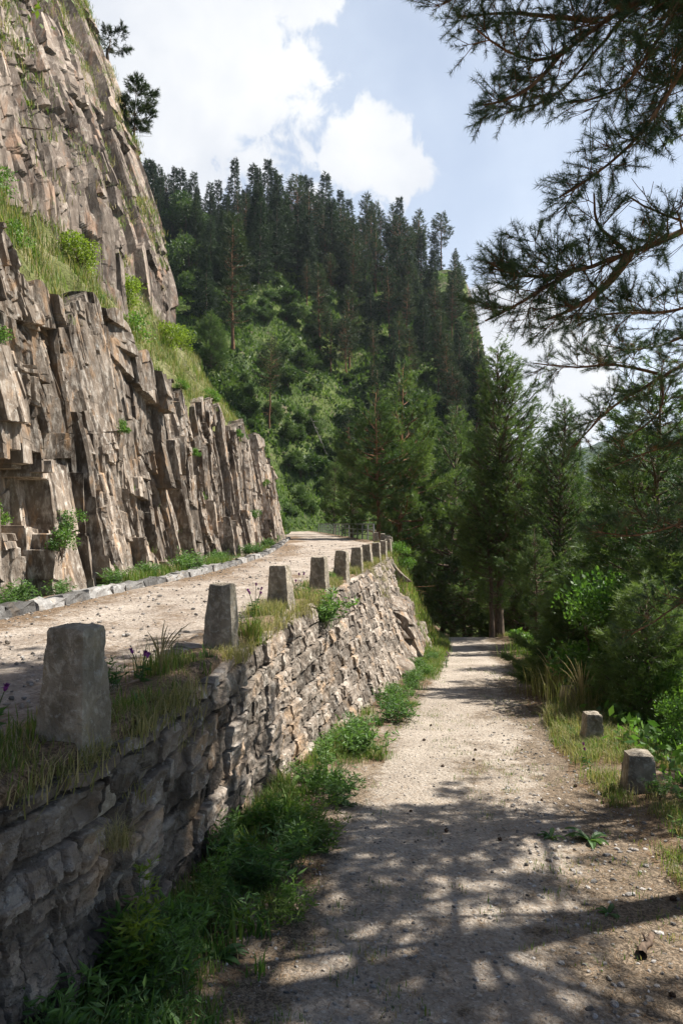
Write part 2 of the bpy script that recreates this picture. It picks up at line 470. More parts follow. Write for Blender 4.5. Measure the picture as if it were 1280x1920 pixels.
def ground_z(x, d):
    """footpath, its verges and the slope falling to the right"""
    x = np.asarray(x, float); d = np.asarray(d, float)
    pz = path_z(d); pl, pr = path_l(d), path_r(d)
    z = pz + .02 * fbm(x * 1.1, d * 1.1, octv=3, seed=5)
    z = z + .05 * smooth(pl + .15, pl - .5, x)
    bump = .05 * smooth(pr - .1, pr + .5, x) * smooth(pr + 1.7, pr + .9, x)
    z = z + bump
    e = np.maximum(x - (pr + 1.0), 0)
    drop = np.where(e < 14, .62 * e, 8.7 + (e - 14) * .28) * smooth(0, .8, e)
    z = z - drop + fbm(x * .35, d * .35, octv=3, seed=9) * .6 * smooth(1, 6, e)
    # bank up to the road beyond the end of the wall
    bk = smooth(21, 24, d)
    up = np.clip((pl - .35 - x) / np.maximum(pl - .35 - road_r(d), .3), 0, 1)
    z = z + bk * up * (road_z(d) - .03 - pz) + bk * .25 * fbm(x * .8, d * .8, octv=3, seed=3) * up * (1 - up) * 4
    return z

# ------------------------------------------------------------------ ground, footpath, road
def ground_sheet(name, mat, cols, D, tintf):
    d = D[:, None]
    X = np.concatenate([a(d) + (b(d) - a(d)) * np.linspace(0, 1, n, endpoint=last)[None] for a, b, n, last in cols], 1)
    Dd = np.broadcast_to(d, X.shape)
    Z = ground_z(X, Dd) + .006 * fbm(X * 9, Dd * 9, octv=3, seed=21)
    o = grid(np.stack([X, Dd, Z], -1), tintf(X, Dd)).build(name, mat, None, True)
    return tag(o, kind='structure')


D_near = np.concatenate([np.linspace(-6, 1.8, 20, endpoint=False), np.geomspace(1.8, 60, 520)])
left_b = lambda d: np.where(d < 24, wall_b(d) - .25, road_r(d) - .1)
edge_l = lambda d: path_l(d) + .12 * np.sin(d * 1.7) + .06 * np.sin(d * 4.1)
edge_r = lambda d: path_r(d) + .10 * np.sin(d * 1.3 + 1) + .22 * fbm(d * 1.1, d * 0, octv=4, seed=16)


def path_tint(X, D):
    w = fbm(X * 1.1, D * .7, octv=4, seed=14) * .55 + .22 * fbm(X * 5, D * 4, octv=2, seed=17)
    pl, pr = path_l(D), path_r(D)
    t = np.maximum(smooth(pl + .5, pl - .05, X), smooth(pr - .75, pr + .05, X)) * .75
    near = smooth(6.6, 3.6, D) * (.16 + .60 * smooth(.5, 2.0, X - .12 * D))
    strip = .14 * np.exp(-((X - (pl + (pr - pl) * .52)) / .35) ** 2) + .28 * smooth(pr - 1.6, pr - .2, X)
    return np.clip(.08 + t + near + w * .6 + strip * (1 + w), 0, 1)


ground_sheet('footpath', M['path'], [(edge_l, edge_r, 150, True)], D_near, path_tint)
ground_sheet('wall_verge', M['soil'], [(left_b, edge_l, 50, True)], D_near, lambda X, D: .55 + .4 * fbm(X * 2, D * 2, octv=3, seed=4))
far_r = lambda d: path_r(d) + 90 + 0 * d
mid_r = lambda d: path_r(d) + 3.0
ground_sheet('valley_slope', M['soil'], [(edge_r, mid_r, 60, False), (mid_r, far_r, 60, True)], np.concatenate([np.linspace(-6, 1.8, 20, endpoint=False), np.geomspace(1.8, 110, 300)]), lambda X, D: .75 + .35 * fbm(X * 1.2, D * 1.2, octv=3, seed=6))

Dr = np.concatenate([np.linspace(-6, 2, 20, endpoint=False), np.geomspace(2, 112, 420)])[:, None]
tt = np.linspace(0, 1, 90)[None]
xl, xr = road_l(Dr) - .9, road_r(Dr) - .02
Xr = xl + (xr - xl) * tt; Yr = np.broadcast_to(Dr, Xr.shape)
ruts = -.02 * np.exp(-((tt - .45) / .06) ** 2) - .02 * np.exp(-((tt - .75) / .06) ** 2)
Zr = road_z(Dr) + ruts + .012 * fbm(Xr * 2.5, Yr * 2.5, octv=3, seed=2) + .05 * smooth(.86, 1, tt) * (1 + fbm(Xr * 2, Yr * 2, seed=33))
rt = .27 + .3 * fbm(Xr * 3, Yr * 1.2, octv=4, seed=35) + .5 * smooth(.80, .97, tt) + .35 * fbm(Xr * .8, Yr * .5, octv=3, seed=8) + .45 * smooth(.42, .2, tt) * (Yr < 60)
Xr = Xr + .05 * smooth(.9, 1, tt) * fbm(Yr * 2.3, Yr * 0, octv=3, seed=34)
lip = [(.03, -.04), (.0, -.12), (-.14, -.40)]
Xr = np.concatenate([Xr] + [Xr[:, -1:] + a for a, b in lip], 1); Zr = np.concatenate([Zr] + [Zr[:, -1:] + b for a, b in lip], 1)
Yr = np.broadcast_to(Dr, Xr.shape); rt = np.concatenate([np.broadcast_to(rt, (len(Dr), 90)), np.full((len(Dr), 3), .9)], 1)
tag(grid(np.stack([Xr, Yr, Zr], -1), np.clip(rt, 0, 1)).build('road', M['road'], None, True), kind='structure')

# valley floor to the horizon and the far mountain
gx = np.linspace(-1, 1, 60); gx = np.sign(gx) * np.abs(gx) ** 2.2 * 5000
gy = np.linspace(-.35, 1, 70); gy = np.sign(gy) * np.abs(gy) ** 2.0 * 6000
GX, GY = np.meshgrid(gx, gy, indexing='ij')
m, nt_, o_ = new_mat('valley meadow and woods')
n_ = noise(nt_, coords(nt_), .02, 8, .7)
principled(nt_, o_, mixc(nt_, sstep(nt_, n_, .4, .6), (.02, .04, .015), (.06, .09, .03)), .95, .05)
M['valley'] = m
tag(grid(np.stack([GX, GY, -46 + 4 * fbm(GX / 60, GY / 60, seed=3)], -1)).build('ground', m, None, True), kind='structure')
mx_ = np.linspace(200, 2600, 150); my_ = np.linspace(700, 2600, 120)
MX, MY = np.meshgrid(mx_, my_, indexing='ij')
rid = smooth(760, 1700, MY) * (150 + 330 * smooth(250, 1500, MX)) * (1 - .35 * smooth(1900, 2600, MY))
MZ = -46 + rid * smooth(220, 520, MX) + rid * .28 * fbm(MX / 260, MY / 260, octv=6, seed=4)
m, nt_, o_ = new_mat('far mountain woods')
n_ = noise(nt_, coords(nt_), .03, 8, .75)
principled(nt_, o_, mixc(nt_, sstep(nt_, n_, .42, .58), (.018, .034, .020), (.05, .07, .035)), .95, .05)
tag(grid(np.stack([MX, MY, MZ], -1)).build('mountain', m, None, True), kind='structure')

# ------------------------------------------------------------------ hillside behind
def hill_z(x, y):
    x = np.asarray(x, float); y = np.asarray(y, float)
    shift = 1.1 * np.minimum(np.maximum(-x, 0), 17) - .25 * np.maximum(x, 0)
    A = 1.2 + .80 * (y - 95 + shift)
    cap = 86 - .10 * np.maximum(x, 0) + .06 * x
    A = np.where(A > cap - 14, cap - 14 * np.exp(-(A - cap + 14) / 14), A)
    xr_ = np.interp(y, [90, 130, 200, 260], [24, 29, 36.5, 40])
    dx = x - xr_
    A = A - 4.2 * (np.log1p(np.exp(np.clip(dx, -30, 30))))
    B = road_z(y) + 1.35 * (road_l(y) - 1.0 - x)
    B = np.where(B > 26, 26 + (B - 26) * .3, B)
    B = np.where(x < road_l(y) - 1.0, B, -99)
    h = np.maximum(A, B)
    amp = smooth(0, 8, h - road_z(y))
    h = h + amp * (3.8 * fbm(x / 14, y / 14, octv=4, seed=40) + .8 * fbm(x / 3, y / 3, octv=3, seed=41))
    return np.maximum(h, -30)


hx = np.linspace(-75, 70, 240); hy = np.linspace(47, 300, 330)
HX, HY = np.meshgrid(hx, hy, indexing='ij')
HZ = hill_z(HX, HY)
m, nt_, o_ = new_mat('hillside turf and scree')
c_ = coords(nt_); n1 = noise(nt_, c_, .09, 8, .65); n2 = noise(nt_, c_, 1.1, 6, .7); n3 = noise(nt_, c_, .35, 5, .65)
cc = mixc(nt_, sstep(nt_, n1, .42, .62), (.040, .062, .018), (.110, .135, .042))
cc = mixc(nt_, sstep(nt_, n2, .5, .7, 0, .6), cc, (.13, .15, .05))
cc = mixc(nt_, sstep(nt_, n3, .58, .68, 0, .8), cc, (.13, .10, .075))
gm = node(nt_, 'ShaderNodeNewGeometry').outputs['Normal']; nzz = node(nt_, 'ShaderNodeSeparateXYZ', {0: gm}).outputs['Z']
rk = mixc(nt_, n2, (.07, .058, .05), (.24, .20, .17))
cc = mixc(nt_, sstep(nt_, nzz, .52, .36), cc, rk)
principled(nt_, o_, cc, .95, .08, n2, .8, .3)
M['hill'] = m
tag(grid(np.stack([HX, HY, HZ], -1)).build('hillside', m, None, True), kind='structure')

# ------------------------------------------------------------------ lower cliff (road cutting)
cl_x = crv((-6, -6.2), (4, -5.5), (8, -5.15), (10, -5.0), (13.5, -4.72), (17, -4.5), (27, -4.05), (40, -3.85), (46, -3.95), (50, -5.2))
cl_h = crv((-6, 6.2), (9, 6.1), (10.5, 5.8), (12, 5.5), (14, 5.4), (17, 5.5), (20, 5.0), (24, 5.2), (30, 5.4), (36, 5.2), (42, 4.9), (46, 4.2), (50, 3))
NU, NV = 1400, 520
du = np.concatenate([np.linspace(-6, 5, 40, endpoint=False), np.geomspace(5, 49, NU - 40)])
vv = np.linspace(0, 1.14, NV)
U, V = np.meshgrid(du, vv, indexing='ij')
v1 = np.minimum(V, 1)
H = cl_h(U) * (1 + .10 * vnoise(U / 1.1, U * 0, seed=71) + .05 * vnoise(U / .35, U * 0, seed=72))
hh = v1 * H
d1, a1, e1 = blocks(U + .3, hh + .4, 2.1, 4.2, 51, .85, .80, .5, .30, .06)
d2, a2, e2 = blocks(U, hh, .72, 2.1, 52, .40, .46, .30, .14, .025)
d3, a3, e3 = blocks(U, hh, .22, .85, 53, .16, .19, .13, .05, .014)
d4, a4, e4 = blocks(U, hh, .075, .30, 56, .065, .06, .05)
rg_ = smooth(-.25, .35, fbm(U * .8, hh * .5, octv=2, seed=57))
dis = d1 + d2 + d3 * (.45 + .75 * rg_) + d4 * rg_
dis += .12 * fbm(U * .5, hh * .35, octv=2, seed=54) + .022 * fbm(U * 5, hh * 3, octv=2, seed=55)
# the overhang with the hollow beneath it, and the corner pillar
jt = _hash(np.floor(U / .22), np.floor(hh / .9), U * 0, 61) * .5
Uq = (np.floor(U / .22) + .5) * .22; Hq = hh + jt
dis -= .45 * (np.abs(Uq - 10.9) < .75) * (np.abs(Hq - 1.75) < .62)
dis += .20 * (np.abs(Uq - 10.7) < .8) * (np.abs(Hq - 3.2) < .75)
dis += .42 * (np.abs(Uq - 17.2) < .45) * (Hq > 2.5)
dis -= .55 * (np.abs(Uq - 18.6) < .7)
dis += .12
back = (V - v1) / .14
X = cl_x(U) - .55 * v1 + dis * (1 - .75 * back) - back * 1.6
Z = road_z(U) - .05 + hh - back * .45 + .1 * fbm(U * 2, V * 9, seed=5) * back
Y = U - .10 * hh + .30 * fbm(U * .35, hh * .40, octv=2, seed=58) + .05 * fbm(U * 1.5, hh * 1.6, octv=2, seed=59)
tint = np.clip(.5 + (a1 - .5) * .25 + (a2 - .5) * .45 + (a3 - .5) * .45 + (a4 - .5) * .25 - .3 * smooth(.06, 0, e2), 0, 1)
tag(grid(np.stack([X, Y, Z], -1), tint).build('road_cutting_cliff', M['cliff'], None, False), kind='structure')
CLX, Y_CUT, CLZ = X.copy(), Y.copy(), Z.copy()

# ------------------------------------------------------------------ upper cliff with its leaning slabs
EV = np.array([(-6.0, 29, 8.2), (-7.0, 30.5, 11.6), (-9.7, 34.5, 19), (-14.0, 40, 29.5), (-17.6, 44, 37.0), (-24, 50, 50)])
EL = np.array([(-6.9, 2, 6.4), (-8.0, 2, 10.0), (-10.8, 2, 16.5), (-14.5, 2, 27), (-18.0, 2, 35), (-24, 2, 48)])
vk = np.array([0, .1, .3, .55, .75, 1])
NU, NV = 1050, 820
uu = np.concatenate([np.linspace(0, 1, NU - 40), np.linspace(1, 1.25, 41)[1:]])
vv = np.linspace(0, 1, NV)
U, V = np.meshgrid(uu, vv, indexing='ij')
u1 = np.minimum(U, 1) ** 1.15
P = np.zeros(U.shape + (3,))
for k in range(3):
    e_ = np.interp(V, vk, EV[:, k]); l_ = np.interp(V, vk, EL[:, k])
    P[..., k] = l_ + (e_ - l_) * u1
sy = P[..., 1]; sz = V * 48
cu_ = u1 * 28 + np.maximum(U - 1, 0) * 40
d1, a1, e1 = blocks(cu_, sz, 3.3, 15.0, 81, 1.1, 1.6, .35, .6, .14)
d2, a2, e2 = blocks(cu_, sz, 1.05, 5.5, 82, .50, .75, .34, .22, .05)
d3, a3, e3 = blocks(cu_, sz, .38, 2.0, 83, .26, .36, .20, .08, .03)
d4, a4, e4 = blocks(cu_, sz, .15, .75, 86, .15, .14, .12)
rg_ = smooth(-.3, .3, fbm(cu_ * .25, sz * .10, octv=3, seed=88))
dis = d1 + d2 + d3 * (.2 + 1.0 * rg_) + d4 * (.1 + 1.1 * rg_) + .30 * fbm(cu_ * .3, sz * .10, octv=2, seed=84)
P[..., 1] += .5 * fbm(cu_ * .12, sz * .10, octv=2, seed=80) + .10 * fbm(cu_ * .8, sz * .5, octv=2, seed=79)
dis = dis - .55 * smooth(.16, .02, V)
w = np.clip(U - 1, 0, 1) / .25
nrm = np.array([.90, 0, .43])
P += dis[..., None] * nrm
P[..., 0] -= w * 16; P[..., 1] += w * 3 + dis * .12
tint = np.clip(.5 + (a1 - .5) * .2 + (a2 - .5) * .4 + (a3 - .5) * .4 + (a4 - .5) * .35 - .25 * smooth(.06, 0, e2), 0, 1)
tag(grid(P, tint).build('upper_cliff', M['high'], None, False), kind='structure')
UPC = P.copy()

# grassy bench between the two cliffs
def bench_pt(d, t):
    """t 0 at the lip of the cutting, 1 under the upper cliff"""
    x0 = cl_x(d) - .72; z0 = road_z(d) + cl_h(d) - .02
    ub = np.clip((d - 2) / 28.0, 0, 1)
    x1 = np.where(d < 30, -8.3 + .5 * ub, -7.8 - (d - 30) * .05); z1 = np.where(d < 30, 9.3 + 2.0 * ub, 11.3 - (d - 30) * .10)
    x = x0 + (x1 - x0) * t; z = z0 + (z1 - z0) * (t ** 1.1)
    n = fbm(d * .7, t * 3.0, octv=4, seed=90)
    n2 = fbm(d * 1.9, t * 7.0, octv=3, seed=94)
    return x + .18 * n + .12 * n2, z + (.42 * n + .22 * n2) * smooth(0, .15, t)


bd = np.concatenate([np.linspace(-4, 5, 20, endpoint=False), np.geomspace(5, 56, 420)])[:, None]; bt = np.linspace(-.03, 1.15, 90)[None]
BX, BZ = bench_pt(bd, np.maximum(bt, 0)); BX = BX - .02 * (bt < 0); BZ = BZ - .6 * (bt < 0)
BZ = BZ + .06 * fbm(BX * 3, np.broadcast_to(bd, BX.shape) * 3, octv=3, seed=91)
M['turf'] = mat_ground('bench turf', (.14, .14, .06), (.22, .20, .10), (.34, .30, .22), (.11, .12, .04), grit=14)
tag(grid(np.stack([BX, np.broadcast_to(bd, BX.shape), BZ], -1), np.clip(.5 + .6 * fbm(BX, np.broadcast_to(bd, BX.shape), seed=92), 0, 1)).build('grassy_bench', M['turf'], None, True), kind='structure')

# ------------------------------------------------------------------ retaining wall of rough coursed stone
NU, NV = 1500, 260
du = np.concatenate([np.linspace(-5, 2, 30, endpoint=False), np.geomspace(2, 23.5, NU - 30)])
vv = np.linspace(-.08, 1.12, NV)
U, V = np.meshgrid(du, vv, indexing='ij'); v1 = np.clip(V, -.08, 1)
xb, xt = wall_b(U), road_r(U) + .03
zb, zt = path_z(U) - .02, road_z(U) - .03
hgt = zt - zb; hz_ = zb + v1 * hgt
sc = 1.0 + .75 * smooth(8.5, 4.5, U)
wp = .05 * fbm(U * 1.5, hz_ * 1.5, octv=3, seed=100)
row = (hz_ + wp * .5) / .215 + .18 * fbm(U * .6, hz_ * .8, seed=101) * smooth(9, 4, U)
rI = np.floor(row); rf = row - rI
rh = _hash(rI, rI * 0, rI * 0, 102)
cu = (U * .95 + .05 * fbm(U * 3, hz_ * 3, seed=103)) / (.27 + .22 * rh) + rh * 13.7
wq = .30 * vnoise(np.floor(cu), rI, seed=104)
cu2 = cu + wq; cI = np.floor(cu2); cf = cu2 - cI
bid = _hash(cI, rI, rI * 0, 105); bid2 = _hash(cI, rI, rI * 0 + 1, 105)
edge = np.minimum(np.minimum(cf, 1 - cf) * 1.6, np.minimum(rf, 1 - rf)) + .05 * fbm(U * 9, hz_ * 9, octv=3, seed=106)
rough_near = smooth(8.0, 4.0, U)
dis = .07 * smooth(.03, .085, edge) + (bid - .5) * (.055 + .03 * rough_near) * smooth(0, .1, edge) + ((cf - .5) * (bid2 - .35) * .06 + (rf - .5) * (bid - .5) * .04) * smooth(0, .15, edge)
# natural bedrock and large irregular blocks under the near end
dn, q2, q3 = blocks(U, hz_, .48, .34, 107, .20, .20, .24, .08, .02)
dn2, q5, q6 = blocks(U, hz_, .19, .12, 117, .085, .09, .09, .03, .012)
dn3, q7, q8 = slabs(U / .06 + .6 * hz_, hz_ / .04 - .8 * U, 114, .022, .02, .02, .3, .010, .12)
dn = .05 + dn + dn2 + dn3 + .05 * fbm(U * 2.6, hz_ * 3.5, octv=3, seed=118) - .12 * smooth(.30, .62, fbm(U * 4.5, hz_ * 5.5, octv=3, seed=119))
rn = smooth(4.6, 3.3, U + 1.6 * v1 + .5 * fbm(U, hz_, seed=108))
dis = dis * (1 - rn * .9) + dn * rn
m1, p1, p2 = slabs(U / .16, hz_ / .10, 113, .022, .035, .03, .2)
dis += m1 * (1 - rn) + .022 * fbm(U * 4, hz_ * 4, octv=3, seed=109, gain=.6) + .014 * fbm(U * 16, hz_ * 16, octv=2, seed=110)
topw = smooth(.90, 1.0, v1)
dis = dis * (1 - .35 * topw)
back = np.clip((V - 1) / .12, 0, 1)
X = xb + (xt - xb) * np.clip(v1, 0, 1) ** .85 + dis * (1 - .6 * back) - back * .55
Y = U - dis * .22
Z = hz_ + back * (.03 + .05 * fbm(U * 3, V * 20, octv=3, seed=111)) + .07 * fbm(U * 2.2, U * 0, octv=3, seed=112) * smooth(.80, 1.0, v1)
# the masonry ends on a ragged slanted edge against bedrock
tint = np.clip(.5 + (bid - .5) * .75 * (1 - rn) + ((q2 - .5) * .5 + (q5 - .5) * .3) * rn - .45 * smooth(.10, 0, edge) * (1 - rn) - .12 * rn, 0, 1)
wall_o = grid(np.stack([X, Y, Z], -1), tint).build('retaining_wall', M['wall'], None, False)
tag(wall_o, 'rough stone retaining wall with the row of bollards along its top', 'wall')

# bedrock outcrop closing the far end of the wall
NU, NV = 420, 240
du = np.linspace(13.2, 27, NU); vv = np.linspace(-.1, 1.1, NV)
U, V = np.meshgrid(du, vv, indexing='ij'); v1 = np.clip(V, -.1, 1)
xb, xt = wall_b(U), road_r(U) + .05; zb, zt = path_z(U) - .05, road_z(U) - .06
hz_ = zb + v1 * (zt - zb)
d1, a1, e1 = blocks(U, hz_, 1.5, 1.4, 120, .7, .7, .7, .15, .06); d2, a2, e2 = blocks(U, hz_, .5, .6, 121, .28, .28, .26, .06, .03)
on = smooth(-.3, 1.4, U - (15.2 + 6.2 * np.clip(v1, 0, 1)) + .5 * fbm(U, hz_, seed=122)) * smooth(26.2, 23.6, U)
dis = d1 + d2 + .2 * fbm(U * 1.2, hz_ * 1.2, octv=5, seed=123)
X = xb + (xt - xb) * np.clip(v1, 0, 1) ** .85 + np.where(on > .02, .30 + dis, 0) * on - 1.0 * (1 - on) - np.clip(V - 1, 0, 1) * 6
on = on * (1 - .9 * smooth(.72, .98, v1)); X = np.minimum(X, xb + (xt - xb) * np.clip(v1, 0, 1) ** .85 + .75 * (1 - smooth(.6, 1, v1)) + .08)
Z = hz_ - .25 * smooth(.75, 1, v1) * on
outc = grid(np.stack([X, U - .2 * dis * on, Z], -1), np.clip(.45 + (a2 - .5) * .4, 0, 1)).build('bedrock_outcrop', M['cliff'], None, False)
tag(outc, kind='structure')

# stone kerb along the foot of the cutting
kb = MB(); rng = np.random.default_rng(5)
kd = 4.0
while kd < 47:
    L = rng.uniform(.35, .8) * (1 + kd * .01)
    x0, x1 = float(road_l(kd)) - .02, float(road_l(kd + L)) - .02
    hgt = rng.uniform(.10, .15); wd = rng.uniform(.20, .30); g = .012; o0 = rng.uniform(-.015, .015); zz = float(road_z(kd))
    n = 5
    a = np.linspace(0, 1, n)
    prof = [(0.02, -.05), (0.0, hgt * .5), (-.01, hgt * .92), (-.035, hgt), (-wd * .6, hgt * rng.uniform(.95, 1.05)), (-wd, hgt * .93), (-wd - .02, -.05)]
    pts = np.array([[(x0 + (x1 - x0) * t + o0 + px, kd + g + (L - 2 * g) * t, zz + pz) for px, pz in prof] for t in a])
    pts += rng.normal(0, .014, pts.shape)
    G = grid(pts); v = G.v[0]; q = G.q[0]
    base = kb.n; np_ = len(prof); tv = rng.random()
    kb.add(v, q, tint=tv)
    for row0 in (0, (n - 1) * np_):
        c = kb.n; kb.add(pts[0 if row0 == 0 else -1].mean(0, keepdims=True), tint=tv)
        kb.t.append(np.array([[base + row0 + i, base + row0 + (i + 1) % np_, c] for i in range(np_)]))
    kd += L
tag(kb.build('kerb', M['kerb']), kind='structure')

# ------------------------------------------------------------------ granite bollards
def bollard_mesh(seed, wt, wb, h, sink, depth_k=.85):
    rng = np.random.default_rng(seed); n = 11; nz_ = 34
    m = MB()
    faces = []
    def place(a, b, z):                                     # a, b in -1..1 over the square section
        t = (z + sink) / (h + sink); w = wb * (1 + .25 * sink / h * 0) + (wt - wb) * np.clip(z / h, -.6, 1)
        return np.stack([a * w / 2, b * w / 2 * depth_k, z], -1)
    r = np.linspace(-1, 1, n); zz = np.linspace(-sink, h, nz_)
    ring = [(x, -1) for x in r[:-1]] + [(1, y) for y in r[:-1]] + [(x, 1) for x in r[::-1][:-1]] + [(-1, y) for y in r[::-1][:-1]]
    ring = np.array(ring, float)
    cr = ring * (1 - .035 * (np.abs(ring[:, :1] * ring[:, 1:]) ** 6))
    A = np.broadcast_to(cr[None, :, 0], (nz_, len(ring))); B = np.broadcast_to(cr[None, :, 1], (nz_, len(ring))); Z = np.broadcast_to(zz[:, None], A.shape)
    P = place(A, B, Z)
    rim = smooth(h - .03, h, Z)[..., None]
    P[..., :2] *= (1 - .06 * rim)
    k = len(ring)
    i = np.arange(nz_ - 1)[:, None] * k; j = np.arange(k)[None]; j2 = (j + 1) % k
    q = np.stack([i + j, i + j2, i + k + j2, i + k + j], -1).reshape(-1, 4)
    T = np.stack(np.meshgrid(r[1:-1] * .9, r[1:-1] * .9, indexing='ij'), -1).reshape(-1, 2)
    # rings closing the top
    tops = []
    for s_ in (.75, .45, .15):
        tops.append(np.concatenate([P[-1, :, :2] * s_, np.full((k, 1), h + .006)], 1))
    V = np.concatenate([P.reshape(-1, 3)] + tops + [np.array([[0, 0, h + .008]])])
    b0 = (nz_ - 1) * k
    jj = np.arange(k); jj2 = (jj + 1) % k
    for s_ in range(3):
        q = np.concatenate([q, np.stack([b0 + s_ * k + jj, b0 + s_ * k + jj2, b0 + (s_ + 1) * k + jj2, b0 + (s_ + 1) * k + jj], -1)])
    t = np.stack([b0 + 3 * k + jj, b0 + 3 * k + jj2, np.full(k, len(V) - 1)], -1)
    nn = unit(V * np.array([1, 1, .2]))
    off = .010 * fbm(V[:, 0] * 16 + seed, V[:, 1] * 16, V[:, 2] * 16, octv=4, seed=seed) - .016 * smooth(.25, .6, fbm(V[:, 0] * 9 + seed, V[:, 1] * 9, V[:, 2] * 9, octv=2, seed=seed + 3)) + .012 * fbm(V[:, 0] * 4, V[:, 1] * 4 + seed, V[:, 2] * 4, octv=2, seed=seed)
    V = V + nn * off[:, None]
    V[:, 2] += (V[:, 2] > h - .02) * .012 * vnoise(V[:, 0] * 8 + seed, V[:, 1] * 8, seed=seed)
    m.add(V, q, t, tint=np.clip(.5 + .3 * fbm(V[:, 0] * 8, V[:, 1] * 8 + seed, V[:, 2] * 5, octv=3, seed=seed + 9), 0, 1))
    return m


left_labels = [
    'largest weathered granite bollard at the near end of the wall, half in dappled shade',
    'second granite bollard from the near end, broad foot with grass on both sides',
    'third granite bollard from the near end, standing above a clump of thistles',
    'fourth granite bollard from the near end of the roadside row',
    'fifth granite bollard from the near end of the roadside row',
    'sixth granite bollard from the near end, grass hiding its foot',
    'seventh granite bollard from the near end of the roadside row',
    'eighth granite bollard from the near end of the roadside row',
    'ninth granite bollard from the near end, above the end of the masonry',
    'tenth granite bollard from the near end, on top of the bedrock outcrop',
    'eleventh granite bollard from the near end, last before the row bends back',
    'small distant granite bollard just past the bend of the row',
    'small distant granite bollard between the bend of the row and the steel railing',
    'farthest small granite bollard, right beside the end of the steel railing']
for i, d in enumerate([3.3, 5.94, 8.58, 11.2, 13.6, 16.2, 18.6, 21.0, 23.2, 25.6, 28.2, 31.5, 34.5, 37.5]):
    h = [.56, .55, .56, .56, .58, .57, .59, .57, .58, .58, .60, .58, .58, .58][i]
    h += .02
    me = bollard_mesh(300 + i, [.205, .195, .225, .23, .23, .23, .22, .23, .22, .23, .22, .23, .22, .22][i], [.28, .28, .31, .31, .31, .31, .30, .31, .30, .31, .30, .31, .30, .30][i], h, .32)
    o = me.build('granite_bollard', M['granite'], None, True); o.data.set_sharp_from_angle(angle=math.radians(38))
    o.location = (float(road_r(d)) - .115, d, float(road_z(d)) + .0)
    o.rotation_euler = (.035 * math.sin(i * 2.3), .045 * math.sin(i * 1.7 + 1), -math.atan(float(road_r(d + .5) - road_r(d - .5))) - .12 + [.0, .06, -.03, .02, -.05, .04, 0, .03, -.04, 0, .05, 0, .1, .2][i])
    tag(o, left_labels[i], 'bollard', 'granite bollards along the upper road')
right_labels = ['low granite bollard nearest the camera on the right edge of the footpath',
                'low granite bollard second along the right edge, grass around its foot',
                'low granite bollard half hidden behind tall feathery grass',
                'small far granite bollard peeking out of the grass beside the footpath']
for i, (x, d, h) in enumerate([(3.0, 6.9, .49), (3.34, 9.1, .50), (3.95, 11.9, .42), (6.05, 19.5, .5)]):
    o = bollard_mesh(340 + i, [.245, .21, .22, .24][i], [.33, .29, .30, .30][i], h, .25, .95).build('granite_bollard', M['granite'], None, True); o.data.set_sharp_from_angle(angle=math.radians(38))
    o.location = (x, d, float(ground_z(x, d)) - [.13, .10, .04, .04][i]); o.rotation_euler = (0, 0, -.12 + .1 * i)
    tag(o, right_labels[i], 'bollard', 'low bollards on the valley side of the footpath')

# ------------------------------------------------------------------ steel railing on the far bend
rail = thing('metal_railing', 'grey steel railing on the outside of the far road bend', 'railing', (0, 0, 0))
rd = np.linspace(40, 82, 18)
rpts = np.stack([road_r(rd) + .05, rd, road_z(rd)], 1)
for p in rpts:
    mb = MB(); w = .035
    mb.tube([p + (0, 0, -.1), p + (0, 0, .5), p + (0, 0, 1.03)], [.05, .05, .05], 4)
    mb.build('post', M['steel'], rail)
for hgt, r in ((1.03, .04), (.68, .028), (.36, .028)):
    MB().tube(rpts + np.array([0, 0, hgt]), r, 6).build('rail', M['steel'], rail)

